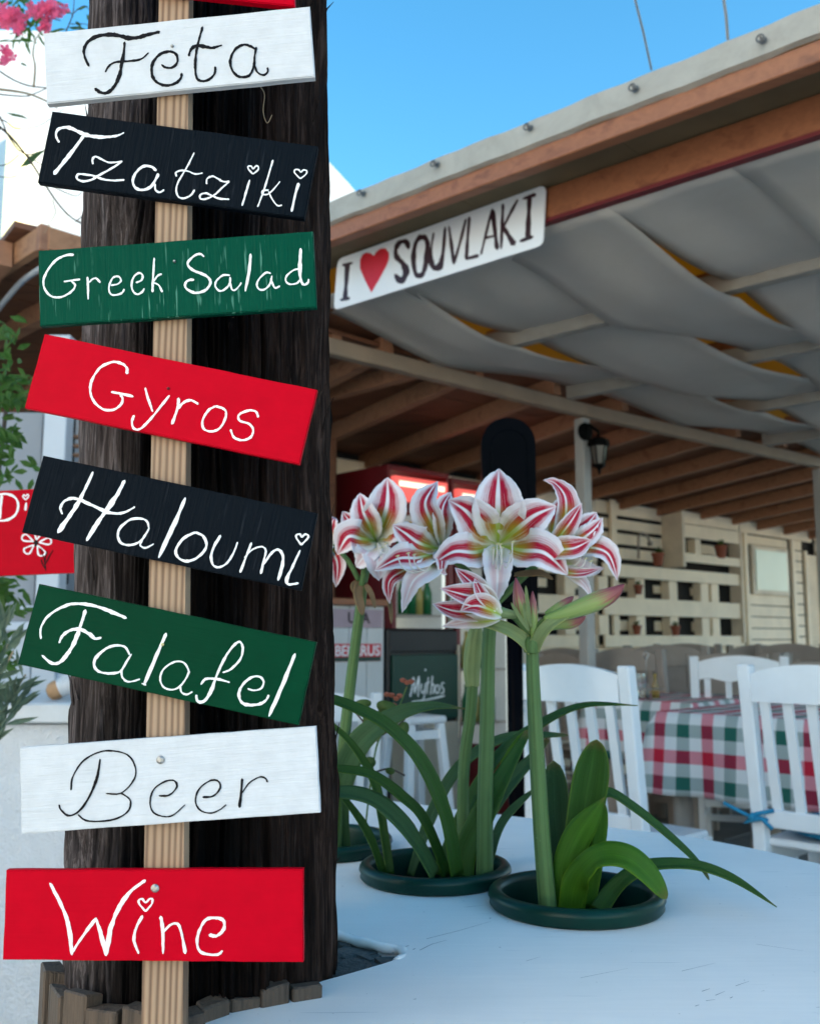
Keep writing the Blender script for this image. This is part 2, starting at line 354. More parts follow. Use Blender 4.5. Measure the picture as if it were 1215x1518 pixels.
def bud_mat():
    m, t, b = newmat('green_and_red_bud'); L = t.links
    tc = N(t, 'ShaderNodeTexCoord'); sp = N(t, 'ShaderNodeSeparateXYZ'); L.new(tc.outputs['UV'], sp.inputs[0])
    n = noise(t, coords(t, (1, 0.05, 1), 'UV'), 20, 4, 0.6)
    x = math_(t, 'ADD', sp.outputs[1], math_(t, 'MULTIPLY', math_(t, 'SUBTRACT', n, 0.5), 1.2))
    r = ramp(t, [(0.0, (0.16, 0.25, 0.05)), (0.5, (0.24, 0.30, 0.08)), (0.66, (0.30, 0.08, 0.07)), (1.0, (0.16, 0.02, 0.03))]); L.new(x, r.inputs[0])
    L.new(r.outputs[0], b.inputs['Base Color']); b.inputs['Roughness'].default_value = 0.4; bump(t, b, n, 0.3, 0.001); return m
M['bud'] = bud_mat()

M['fascia'] = surf('galvanised_flashing', (0.43, 0.395, 0.34), 0.6, 0.15, 5, bs=0.2)
M['eave_wood'] = wood('orange_varnished_beam', (0.34, 0.125, 0.055), (0.17, 0.055, 0.024), axis=0, sc=22, rough=0.45)
M['soffit'] = surf('olive_brown_soffit', (0.17, 0.12, 0.06), 0.8, 0.3, 4)
M['sail'] = translucent('grey_canvas_sail', (0.62, 0.575, 0.525), (0.5, 0.46, 0.41), 0.22, 0.8, 3, 0.08)
def dirty(m, sc, amt, dark):
    t = m.node_tree; b = t.nodes['Principled BSDF']; L = b.inputs['Base Color'].links[0].from_socket
    n = noise(t, coords(t, (1, 1, 1)), sc, 6, .7, .8); r = ramp(t, [(0.42, 0), (0.72, 1)]); t.links.new(n, r.inputs[0])
    t.links.new(mixc(t, math_(t, 'MULTIPLY', r.outputs[0], amt), L, dark), b.inputs['Base Color'])
dirty(M['sail'], 2.5, .45, (0.5, 0.46, 0.4)); dirty(M['fascia'], 5, .5, (0.22, 0.2, 0.16))
M['tarp'] = translucent('yellow_roof_sheet', (0.45, 0.19, 0.02), (0.8, 0.36, 0.03), 0.6, 0.6, 3, 0.3)
M['paint_beam'] = surf('grey_white_painted_beam', (0.36, 0.33, 0.29), 0.6, 0.2, 6)
dirty(M['paint_beam'], 4, .5, (0.2, 0.16, 0.12))
M['brown_grey'] = surf('brown_grey_beam_paint', (0.30, 0.225, 0.16), 0.6, 0.2, 6)
M['post_grey'] = surf('grey_painted_post', (0.38, 0.37, 0.35), 0.55, 0.1, 6)
M['ceil'] = wood('brown_ceiling_board', (0.22, 0.085, 0.038), (0.09, 0.032, 0.016), axis=0, sc=14)
M['rafter'] = wood('brown_rafter', (0.40, 0.19, 0.10), (0.22, 0.09, 0.045), axis=0, sc=14)
M['cream'] = surf('cream_painted_pallet', (0.95, 0.80, 0.60), 0.65, 0.15, 5, bs=0.3)
M['cream_d'] = surf('grey_cream_painted_board', (0.82, 0.70, 0.54), 0.7, 0.25, 5, bs=0.3)
M['dark'] = surf('black_gap_backing', (0.02, 0.018, 0.016), 0.9, 0.2, 5)
M['terra'] = surf('terracotta', (0.30, 0.085, 0.045), 0.8, 0.2, 20)
M['frost'] = surf('pale_green_pane', (0.74, 0.79, 0.66), 0.3, 0.06, 3)
M['taupe'] = surf('taupe_painted_wood', (0.36, 0.31, 0.27), 0.6, 0.15, 8, spec=.2)
M['whitewood'] = surf('white_painted_chair', (0.76, 0.79, 0.82), 0.45, 0.07, 9, bs=0.2)
M['blue'] = surf('blue_cushion_cloth', (0.01, 0.22, 0.40), 0.8, 0.2, 30)
M['blackmetal'] = surf('black_powder_coat', (0.002, 0.002, 0.003), 0.3, 0.2, 20, spec=0.02, bs=.01)
M['red_fridge'] = surf('dark_red_fridge', (0.19, 0.006, 0.012), 0.45, 0.15, 4)
M['header'] = emit('lit_red_and_cream_header', (0.9, 0.13, 0.11), 0.38)
M['header_y'] = emit('lit_warm_header', (1.0, 0.80, 0.6), 0.75)
M['fridge_in'] = emit('lit_fridge_interior', (0.40, 0.45, 0.46), 0.14)
M['strip'] = emit('white_light_strip', (0.9, 1.0, 0.95), .3)
M['shelf_light'] = emit('warm_shelf_light', (1.0, 0.85, 0.5), 1.3)
M['bottle'] = glossy('green_bottle_glass', (0.02, 0.16, 0.06), 0.12)
M['bottle_y'] = glossy('amber_bottle_glass', (0.5, 0.4, 0.12), 0.12)
M['whitepanel'] = surf('white_panel_boards', (0.62, 0.61, 0.6), 0.5, 0.1, 5)
M['fr_green'] = surf('bottle_green_panel', (0.004, 0.045, 0.028), 0.4, 0.2, 5)
M['fr_black'] = surf('black_cooler_body', (0.012, 0.012, 0.013), 0.45, 0.3, 5)
M['stainless'] = surf('cream_steel', (0.5, 0.45, 0.36), 0.35, 0.15, 4, metal=0.3)
M['oil'] = glossy('golden_oil_glass', (0.45, 0.30, 0.08), 0.1, trans=.6)
M['glass'] = glossy('clear_glass', (0.9, 0.95, 0.93), 0.05, trans=0.9)
M['lantern'] = surf('lantern_black', (0.003, 0.003, 0.003), 0.5, 0.1, 10, spec=.06)
M['lantern_glass'] = surf('dim_lantern_glass', (0.10, 0.095, 0.08), 0.2, 0.2, 10)
M['stucco'] = surf('white_rough_stucco', (0.72, 0.73, 0.75), 0.85, 0.10, 30, bs=.7, bd=0.012)
M['marble'] = surf('pale_grey_marble', (0.62, 0.65, 0.67), 0.3, 0.3, 5, bs=0.02)
M['house'] = surf('whitewashed_wall', (0.88, 0.88, 0.87), 0.8, 0.06, 3, bs=0.4, bd=0.01)
M['house_y'] = surf('cream_sunlit_pilaster', (0.85, 0.80, 0.5), 0.8, 0.06, 3)  # warm sunlight painted into the pilaster as pale yellow
M['brownbeam'] = wood('brown_pergola_timber', (0.42, 0.20, 0.095), (0.2, 0.085, 0.04), axis=0, sc=18)
M['windowgrey'] = surf('grey_blue_painted_frame', (0.55, 0.58, 0.62), 0.5, 0.06, 6)
M['greywall'] = surf('shaded_grey_wall', (0.30, 0.31, 0.33), 0.8, 0.1, 4)  # one mid grey for the shop pane and its back wall
M['ground'] = surf('pale_dry_earth', (0.48, 0.44, 0.38), 0.9, 0.3, 3, bs=0.4)
M['slab'] = surf('grey_paving_slab', (0.22, 0.205, 0.19), 0.8, 0.3, 4, bs=0.4)
M['tan'] = surf('tan_clay', (0.48, 0.27, 0.13), 0.6, 0.3, 30)
M['cord'] = surf('white_cord', (0.75, 0.75, 0.75), 0.8, 0.15, 60)
M['bark'] = surf('twig_bark', (0.07, 0.055, 0.045), 0.85, 0.4, 60)
M['twig_y'] = surf('pale_twig_bark', (0.42, 0.32, 0.20), 0.8, 0.3, 60)
M['oleaf'] = translucent('oleander_leaf', (0.04, 0.085, 0.035), (0.1, 0.2, 0.04), 0.25, 0.5, 30, 0.3)
M['oleaf_l'] = translucent('light_shrub_leaf', (0.05, 0.11, 0.025), (0.12, 0.24, 0.03), 0.35, 0.5, 30, 0.35)
M['olive'] = translucent('grey_olive_leaf', (0.17, 0.23, 0.17), (0.15, 0.22, 0.12), 0.2, 0.55, 30, 0.25)
M['pink'] = translucent('pink_blossom', (0.75, 0.10, 0.22), (0.85, 0.2, 0.3), 0.4, 0.6, 60, 0.3)
M['pink_l'] = translucent('pale_blossom', (0.8, 0.45, 0.45), (0.8, 0.4, 0.4), 0.4, 0.6, 60, 0.3)
M['redtrim'] = surf('dark_red_trim', (0.15, 0.01, 0.015), 0.5, 0.1, 10)
M['heart'] = surf('red_heart_print', (0.62, 0.005, 0.02), 0.4, 0.08, 20)
M['ink_dark'] = surf('maroon_black_print', (0.035, 0.006, 0.012), 0.4, 0.3, 60)
M['signwhite'] = surf('white_sign_sheet', (0.80, 0.81, 0.84), 0.35, 0.04, 5, bs=0.05)
M['eyebolt'] = surf('dull_steel', (0.12, 0.12, 0.12), .5, .2, 50)
M['wire'] = surf('pale_cable', (0.4, 0.42, 0.45), 0.5, 0.1, 10)

def cloth_mat():
    m, t, b = newmat('red_green_gingham'); L = t.links
    tc = N(t, 'ShaderNodeTexCoord'); sp = N(t, 'ShaderNodeSeparateXYZ'); L.new(tc.outputs['UV'], sp.inputs[0]); rs = []; gs = []
    for i in (0, 1):
        q = math_(t, 'FRACT', math_(t, 'MULTIPLY', sp.outputs[i], 1 / 0.18))
        r1 = math_(t, 'LESS_THAN', q, .25); g1 = math_(t, 'MULTIPLY', math_(t, 'GREATER_THAN', q, .5), math_(t, 'LESS_THAN', q, .75)); rs.append(r1); gs.append(g1)
    nr = math_(t, 'ADD', rs[0], rs[1]); ng = math_(t, 'ADD', gs[0], gs[1])
    c = mixc(t, math_(t, 'GREATER_THAN', ng, .5), (0.66, 0.66, 0.66), (0.32, 0.37, 0.36)); c = mixc(t, math_(t, 'GREATER_THAN', nr, .5), c, (0.62, 0.22, 0.26))
    c = mixc(t, math_(t, 'GREATER_THAN', ng, 1.5), c, (0.01, 0.10, 0.075)); c = mixc(t, math_(t, 'GREATER_THAN', nr, 1.5), c, (0.50, 0.006, 0.03))
    c = mixc(t, math_(t, 'MULTIPLY', math_(t, 'GREATER_THAN', nr, .5), math_(t, 'GREATER_THAN', ng, .5)), c, (0.26, 0.015, 0.04))
    wv = noise(t, coords(t, (1, 1, 1), 'UV'), 300, 2)
    L.new(c, b.inputs['Base Color']); b.inputs['Roughness'].default_value = 0.9; bump(t, b, wv, 0.2, 0.001); return m
M['cloth'] = cloth_mat()

# ------------------------------------------------------------------ ground and paving
D1 = V(0.7071, 0.7071, 0); D2 = V(-0.7071, 0.7071, 0); UP = V(0, 0, 1)
mb = MB(); mb.add([(-250, -250, -0.02), (250, -250, -0.02), (250, 250, -0.02), (-250, 250, -0.02)], [(0, 1, 2, 3)])
ground = tag(obj('ground', mb, M['ground']), kind='structure')
mb = MB(); mb.box((0, 0, 0.005), (0.485, 0.385, 0.03)); sl = obj('slab', mb, M['slab'], None, bevel=0.004)
slab_me = sl.data; bpy.data.objects.remove(sl)
pav = bpy.data.objects.new('paving', None); COL.objects.link(pav); tag(pav, kind='structure')
for i in range(-2, 17):
    for j in range(-4, 12):
        p = V(0.0, 2.1, 0) + D1 * (i * 0.5 + (j % 2) * 0.25) - D2 * (j * 0.4 - 2.0)
        if p.y < 1.9 or abs(p.x) > p.y * 0.62 + 0.5: continue
        piece('slab', slab_me, (p.x, p.y, R.uniform(-0.004, 0.004)), (R.uniform(-.004, .004), R.uniform(-.004, .004), pi / 4 + R.uniform(-.006, .006)), pav)

# ------------------------------------------------------------------ white table with holes for the pots
TZ = 0.72
POTS = [(V(0.189, 1.16, TZ), 0.100), (V(0.032, 1.292, TZ), 0.097), (V(-0.125, 1.465, TZ), 0.100)]
hole = [at_z(x, y, TZ) for x, y in ((300, 1518), (380, 1488), (460, 1460), (530, 1440), (588, 1422), (602, 1411), (592, 1402), (560, 1396), (530, 1388), (497, 1380))]
outer = [V(-.19, 1.12, 0), V(-.30, 1.25, 0), V(-.36, 1.5, 0), V(-.34, 1.78, 0), V(-.2, 1.92, 0)] + [at_z(*q, TZ) for q in ((560, 1186), (700, 1203), (860, 1222), (1000, 1238), (1110, 1257), (1215, 1281))] + \
        [V(.70, 1.15, 0), V(.78, .85, 0), V(.74, .55, 0), V(.6, .36, 0), V(.35, .27, 0), V(.1, .34, 0), V(-.08, .52, 0), V(-.17, .70, 0)]
outline = [(p.x, p.y) for p in hole] + [(p.x, p.y) for p in outer]
from mathutils.geometry import delaunay_2d_cdt
def slab_with_holes(loops, name, mat, z, th, bev, parent):
    vs = []; es = []
    for lp in loops:
        b_ = len(vs); vs += [Vector((q[0], q[1])) for q in lp]; es += [(b_ + i, b_ + (i + 1) % len(lp)) for i in range(len(lp))]
    vo, eo, fo = delaunay_2d_cdt(vs, es, [], 4, 1e-6)[:3]
    bm = bmesh.new(); bv = [bm.verts.new((v.x, v.y, 0)) for v in vo]
    for f in fo:
        m_ = sum((vo[i] for i in f), Vector((0, 0))) / len(f)
        if any((m_ - Vector((c_.x, c_.y))).length < r_ - .0125 for c_, r_ in POTS): continue
        bm.faces.new([bv[i] for i in f])
    for v in list(bm.verts):
        if not v.link_faces: bm.verts.remove(v)
    bm.normal_update()
    for f in bm.faces:
        if f.normal.z < 0: f.normal_flip()
    r = bmesh.ops.extrude_face_region(bm, geom=list(bm.faces)); low = [g for g in r['geom'] if isinstance(g, bmesh.types.BMVert)]
    for v in low: v.co.z = -th
    bmesh.ops.recalc_face_normals(bm, faces=bm.faces)
    ed = [e for e in bm.edges if abs(e.verts[0].co.z) < 1e-6 and abs(e.verts[1].co.z) < 1e-6 and any(abs(f.normal.z) < .5 for f in e.link_faces)]
    bmesh.ops.bevel(bm, geom=ed, offset=bev, segments=3, affect='EDGES', clamp_overlap=True)
    me = bpy.data.meshes.new(name); bm.to_mesh(me); bm.free(); me.materials.append(mat)
    o = bpy.data.objects.new(name, me); COL.objects.link(o); o.parent = parent; o.location = Vector((0, 0, z)) - world_loc(parent); return o
def closed_crom(pts, per):
    n = len(pts); out = []
    for i in range(n):
        a, b, c, d = pts[i - 1], pts[i], pts[(i + 1) % n], pts[(i + 2) % n]
        for k in range(per):
            t = k / per
            out.append(tuple(0.5 * ((2 * b[j]) + (-a[j] + c[j]) * t + (2 * a[j] - 5 * b[j] + 4 * c[j] - d[j]) * t * t + (-a[j] + 3 * b[j] - 3 * c[j] + d[j]) * t ** 3) for j in range(2)))
    return out
table = thing('planter_table', 'white painted plaster table with round holes for green pots around the pole', 'table', (0.3, 1.0, 0))
loops = [closed_crom(outline, 5)] + [[(c.x + (r - 0.012) * cos(a * pi / 24), c.y + (r - 0.012) * sin(a * pi / 24)) for a in range(48)] for c, r in POTS]
slab_with_holes(loops, 'tabletop', M['table'], TZ, 0.045, 0.004, table)
mb = MB()   # masonry base set back under the top
base_o = [(0.2 + (x - 0.2) * 0.88, 1.0 + (y - 1.0) * 0.88) for x, y in closed_crom(outline, 2)]
n = len(base_o); mb.add([(x, y, 0) for x, y in base_o] + [(x, y, TZ - 0.044) for x, y in base_o], [(i, (i + 1) % n, (i + 1) % n + n, i + n) for i in range(n)])
obj('base_wall', mb, M['stucco'], table)
# plaster lip along the hole in the tabletop
mb = MB(); lp = [V(*q, 0) for q in crom([(p.x, p.y) for p in hole[4:]], 6)]
mb.tube([V(q.x, q.y, TZ - 0.0045 + 0.0006 * sin(i * .7)) for i, q in enumerate(lp)], [0.0052 + 0.0006 * sin(i * .9) for i in range(len(lp))], 10)
obj('edge_lip', mb, M['table'], table, smooth=True)
# mortar filling between pole and table, cracked into plates
mb = MB(); rr = random.Random(3)
gx, gy = 26, 20
vs = []
for j in range(gy + 1):
    for i in range(gx + 1):
        x = -0.26 + 0.28 * i / gx; y = 0.86 + 0.28 * j / gy
        vs.append((x, y, 0.700 + 0.004 * sin(x * 70 + y * 31) + rr.uniform(-.003, .003)))
fs = [(j * (gx + 1) + i, j * (gx + 1) + i + 1, (j + 1) * (gx + 1) + i + 1, (j + 1) * (gx + 1) + i) for j in range(gy) for i in range(gx)]
mb.add(vs, fs); obj('mortar_bed', mb, M['mortar'], table)
for k in range(26):
    mb = MB(); c = V(rr.uniform(-.10, -.01), rr.uniform(.90, 1.06), 0.706); nn = rr.randint(5, 7); rd = rr.uniform(.012, .022)
    poly = [(c.x + rd * rr.uniform(.75, 1.15) * cos(a * 2 * pi / nn), c.y + rd * rr.uniform(.75, 1.15) * sin(a * 2 * pi / nn)) for a in range(nn)]
    h = rr.uniform(0.0, 0.005)
    mb.add([(x, y, 0.69) for x, y in poly] + [(x, y, c.z + h + rr.uniform(-.002, .002)) for x, y in poly], [tuple(range(nn, 2 * nn))] + [(i, (i + 1) % nn, (i + 1) % nn + nn, i + nn) for i in range(nn)])
    obj('mortar_flake', mb, M['mortar'], table)

sc_lines = [[(632,1392,1.2),(680,1380,1.6),(728,1366,.8)], [(622,1409,1.4),(640,1400),(662,1394,.8)], [(600,1404,2.4),(606,1402,1.6)], [(612,1408,1.8),(616,1406,1.4)], [(1040,1470,1.6),(1052,1466,1.2)], [(1060,1476,1.4),(1074,1470,1.2)], [(1046,1484,1.6),(1060,1482,1.2)],
  [(1090,1462,1.2),(1110,1455,1)], [(1010,1440,1),(1060,1428,1)], [(860,1450,.9),(930,1436,.7)], [(725,1362,2),(728,1361,1.6)], [(1120,1400,1),(1190,1410,.8)], [(690,1345,.8),(720,1342,.6)], [(1082,1480,1.8),(1086,1478,1.6)], [(1030,1492,1.8),(1036,1490,1.4)], [(780,1425,.9),(800,1419,.8)]]
for st_ in sc_lines:
    mbs = MB(); wv = st_[0][2]; P_ = [at_z(q[0], q[1], TZ + .0004) for q in st_]; dd = (P_[-1] - P_[0]).normalized(); nn_ = V(-dd.y, dd.x, 0); hw_ = wv * P_[0].y / FPX / 2; vs = []
    for k_, p_ in enumerate(P_): vs += [p_ + nn_ * hw_ * (1 if k_ < len(P_) - 1 else .4), p_ - nn_ * hw_ * (1 if k_ < len(P_) - 1 else .4)]
    mbs.add(vs + [v - V(0, 0, .0008) for v in vs], [(2 * i, 2 * i + 1, 2 * i + 3, 2 * i + 2) for i in range(len(P_) - 1)]); obj('scratch', mbs, M['mortar_pale'], table)
# ------------------------------------------------------------------ utility pole
YC = 0.955
a0, a1 = at_y(99, 1400, YC - .014), at_y(497, 1400, YC - .014); b0, b1 = at_y(140, 0, YC - .01), at_y(481, 0, YC - .01)
c_lo, r_lo, z_lo = (a0 + a1) / 2, (a1.x - a0.x) / 2, a0.z
c_hi, r_hi, z_hi = (b0 + b1) / 2, (b1.x - b0.x) / 2, b0.z
def pole_c(z):
    t = (z - z_lo) / (z_hi - z_lo); return c_lo.x + (c_hi.x - c_lo.x) * t, r_lo + (r_hi - r_lo) * t
def vnoise(x, seed):
    rng = np.random.RandomState(seed); tab = rng.rand(4096); i = np.floor(x).astype(int); f = x - i; f = f * f * (3 - 2 * f)
    return tab[i % 4096] * (1 - f) + tab[(i + 1) % 4096] * f
def vnoise2(x, y, seed):
    rng = np.random.RandomState(seed); tab = rng.rand(512, 512); xi = np.floor(x).astype(int); yi = np.floor(y).astype(int)
    fx = x - xi; fy = y - yi; fx = fx * fx * (3 - 2 * fx); fy = fy * fy * (3 - 2 * fy)
    g = lambda a, b: tab[a % 512, b % 512]
    return (g(xi, yi) * (1 - fx) + g(xi + 1, yi) * fx) * (1 - fy) + (g(xi, yi + 1) * (1 - fx) + g(xi + 1, yi + 1) * fx) * fy
pole = thing('utility_pole', 'dark creosoted wooden utility pole standing through the white table', 'pole', (c_lo.x, YC, 0))
NT, NZ = 760, 300; z0p, z1p = 0.45, 2.6
TH, ZZ = np.meshgrid(np.linspace(0, 2 * pi, NT, endpoint=False), z0p + (z1p - z0p) * np.linspace(0, 1, NZ) ** 1.25)
U = TH / (2 * pi) * 512
d = np.zeros_like(TH)
wob = (vnoise2(ZZ * 3, U / 16, 5) - .5) * 6 + (vnoise2(ZZ * 14, U / 8, 15) - .5) * 2.5
for kz, kt, kr in ((1.37, 4.2, .03), (.98, 5.9, .025), (.80, 3.9, .028), (1.22, 5.6, .02)):
    dd = np.sqrt(((ZZ - kz) / 1.6) ** 2 + ((TH - kt) * .12) ** 2); wob = wob + 9 * np.exp(-(dd / kr) ** 2) * np.sign(TH - kt)
for fr, zf, am, sd_ in ((0.125, 1.2, .0045, 1), (0.25, 3.5, .0038, 2), (0.5, 8, .0042, 3), (1.0, 16, .0026, 4)):
    q = vnoise2(U * fr + wob * fr, ZZ * zf, sd_); d += (np.abs(q - .5) * 2 - .5) * am
crack = vnoise2(U * 0.25 + wob * .25, ZZ * 2.2, 9); d -= np.clip((crack - .80) / .2, 0, 1) * .010
crack = vnoise2(U * 0.5 + wob * .5, ZZ * 4.0, 19); d -= np.clip((crack - .78) / .22, 0, 1) * .006
splint = vnoise2(U * 0.5, ZZ * 12, 29); d += np.clip((splint - .86) / .14, 0, 1) * .003
tt = (ZZ - z_lo) / (z_hi - z_lo); CXp = c_lo.x + (c_hi.x - c_lo.x) * tt; RR = r_lo + (r_hi - r_lo) * tt + d
X = CXp + RR * np.cos(TH); Y = YC + RR * np.sin(TH)
verts = np.stack([X - c_lo.x, Y - YC, ZZ], -1).reshape(-1, 3)
me = bpy.data.meshes.new('trunk'); idx = np.arange(NT * NZ).reshape(NZ, NT)
q = np.stack([idx[:-1], np.roll(idx, -1, 1)[:-1], np.roll(idx, -1, 1)[1:], idx[1:]], -1).reshape(-1, 4)
me.vertices.add(len(verts)); me.vertices.foreach_set('co', verts.ravel()); me.loops.add(q.size); me.loops.foreach_set('vertex_index', q.ravel())
me.polygons.add(len(q)); me.polygons.foreach_set('loop_start', np.arange(0, q.size, 4)); me.polygons.foreach_set('loop_total', np.full(len(q), 4)); me.update(); me.validate()
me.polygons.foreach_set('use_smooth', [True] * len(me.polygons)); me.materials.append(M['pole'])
o = bpy.data.objects.new('trunk', me); COL.objects.link(o); o.parent = pole
for k in range(34):      # splinters and loose fibres
    z = R.uniform(.72, 1.7); a = R.choice([R.uniform(-0.5, 0.15), R.uniform(pi - 0.2, pi + .7), R.uniform(-pi * .9, 0)]); cx, r = pole_c(z)
    p = V(cx + (r - .002) * cos(a), YC + (r - .002) * sin(a), z); nrm = V(cos(a), sin(a), 0); L = R.uniform(.012, .04)
    mb = MB(); mb.tube([p, p + V(0, 0, L * .5) + nrm * .003, p + V(R.uniform(-.004, .004), 0, L) + nrm * R.uniform(.003, .011)], [.0012, .0009, .0002], 5)
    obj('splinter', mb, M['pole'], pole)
mb = MB(); hp = [on_pl(x, y, V(0, YC - r_lo * .93, 0), V(0, 1, 0)) for x, y in ((386, 128), (392, 140), (390, 165), (396, 182), (403, 170))]
mb.tube([V(*q) for q in crom([tuple(p) for p in hp], 5)], .0004, 4); obj('loose_fibre', mb, M['twig_y'], pole)

# ------------------------------------------------------------------ batten
YB = 0.760      # front face of the boards
ys = YB + 0.0085
sl_lo, sr_lo, sl_hi, sr_hi = at_y(209.5, 1518, ys), at_y(271, 1518, ys), at_y(235.5, 0, ys), at_y(279.5, 0, ys)
batten = thing('batten', 'long upright pine batten carrying the painted food boards on the pole', 'batten', ((sl_lo.x + sr_lo.x) / 2, ys + .008, .2))
mb = MB()
def lerp(a, b, t): return a + (b - a) * t
zs = [0.3, 0.5, 0.7, 0.9, 1.1, 1.3, 1.5, 1.72]
vs = []
for z in zs:
    t = (z - sl_lo.z) / (sl_hi.z - sl_lo.z); xa = lerp(sl_lo.x, sl_hi.x, t); xb = lerp(sr_lo.x, sr_hi.x, t)
    vs += [(xa, ys, z), (xb, ys, z), (xb, ys + .018, z), (xa, ys + .018, z)]
mb.add(vs, [(4 * i + k, 4 * i + (k + 1) % 4, 4 * i + 4 + (k + 1) % 4, 4 * i + 4 + k) for i in range(len(zs) - 1) for k in range(4)] + [(0, 3, 2, 1), tuple(4 * (len(zs) - 1) + k for k in range(4))])
obj('wood_strip', mb, M['pine'], batten)

# ------------------------------------------------------------------ hand painted strokes
def strokes_mesh(strokes, to_local, px2m, z0=0.0004, rag=0.10, seed=1):
    """strokes: lists of (px,py[,w]); to_local(px,py)->(x,z) in the plane; raised towards -Y"""
    rg = random.Random(seed); mb = MB()
    for si, st in enumerate(strokes):
        w0 = None; pts = []
        ws = [p[2] if len(p) > 2 else None for p in st]
        known = [(i, x) for i, x in enumerate(ws) if x is not None] or [(0, 3.0)]
        for i, p in enumerate(st):
            lo = [k for k in known if k[0] <= i]; hi = [k for k in known if k[0] >= i]
            if lo and hi:
                a_, b_ = lo[-1], hi[0]; wv = a_[1] if a_[0] == b_[0] else a_[1] + (b_[1] - a_[1]) * (i - a_[0]) / (b_[0] - a_[0])
            else: wv = (lo or hi)[-1 if lo else 0][1]
            pts.append((p[0], p[1], wv))
        cp = crom(pts, 7) if len(pts) > 2 else [tuple(lerp(pts[0][j], pts[1][j], k / 8) for j in range(3)) for k in range(9)]
        n = len(cp); L = []; Rr = []; C = []
        for i, p in enumerate(cp):
            a = cp[max(i - 1, 0)]; b = cp[min(i + 1, n - 1)]; dx, dy = b[0] - a[0], b[1] - a[1]; l = sqrt(dx * dx + dy * dy) or 1
            e = 1.0
            if i == 0 or i == n - 1: e = 0.55
            hw = p[2] / 2 * e * 1.04; lo_ = 1 + .16 * sin(i * .55 + si * 1.7) + .08 * sin(i * 1.3 + si); j1 = lo_ * (1 + rg.uniform(-rag, rag) * 1.6); j2 = lo_ * (1 + rg.uniform(-rag, rag) * 1.6)
            L.append((p[0] - dy / l * hw * j1, p[1] + dx / l * hw * j1)); Rr.append((p[0] + dy / l * hw * j2, p[1] - dx / l * hw * j2))
        ex = []
        for (i, s_) in ((0, -1), (n - 1, 1)):
            a = cp[max(i - 1, 0)]; b = cp[min(i + 1, n - 1)]; dx, dy = b[0] - a[0], b[1] - a[1]; l = sqrt(dx * dx + dy * dy) or 1
            ex.append((cp[i][0] + s_ * dx / l * cp[i][2] * .3, cp[i][1] + s_ * dy / l * cp[i][2] * .3))
        zt = -(z0 + 0.00003 * (si % 12)); vs = []
        for i in range(n):
            zz = zt - 0.00012 * i / n
            for q_, y in ((L[i], 0.0003), (L[i], zz), (Rr[i], zz), (Rr[i], 0.0003)):
                x, z = to_local(*q_); vs.append((x, y, z))
        fs = [(4 * i + k, 4 * i + k + 1, 4 * i + 4 + k + 1, 4 * i + 4 + k) for i in range(n - 1) for k in range(3)]
        b0_ = len(vs)
        for e_, zz in ((ex[0], zt), (ex[1], zt - 0.00012)):
            x, z = to_local(*e_); vs.append((x, zz, z))
        fs += [(1, 2, b0_), (4 * (n - 1) + 2, 4 * (n - 1) + 1, b0_ + 1)]
        mb.add(vs, fs)
    return mb
def tr(x0, y0, s_, strokes, wmul=1.0, dw=3.0):
    return [[(x0 + p[0] / s_, y0 + p[1] / s_, (p[2] * wmul / s_)) if len(p) > 2 else (x0 + p[0] / s_, y0 + p[1] / s_) for p in st] for st in strokes]
S5 = 5.0625
HW = 10
feta = tr(50, 0, S5, [
 [(415,495,16),(385,430),(378,370),(410,310),(480,270),(560,258),(640,265),(710,285,30),(780,280),(860,258),(945,237,20)],
 [(683,315,16),(675,400),(660,480,26),(645,560),(610,640),(560,690),(510,695),(460,665,20)],
 [(538,540,12),(560,500),(600,470),(660,460),(740,455,14),(810,440),(862,395,8)],
 [(960,485,14),(990,505),(1040,505),(1078,465),(1070,410),(1020,385),(950,405),(900,460),(885,520,20),(900,590),(950,630),(1010,640),(1070,620),(1105,585),(1110,550,16)]]) + tr(250, 0, S5, [
 [(255,200,14),(235,270),(215,350),(203,430,18),(200,520),(215,590),(260,608),(310,590),(345,550),(350,500,14)],
 [(152,420,16),(165,375),(200,345),(250,345,24),(320,358),(360,350),(400,338,8)],
 [(655,370,14),(610,345),(560,335),(500,370),(465,440,18),(470,510),(510,565),(560,578),(610,560),(640,490),(645,420),(658,355,14)],
 [(643,480,12),(665,540),(710,562),(742,540),(742,508,12)]])
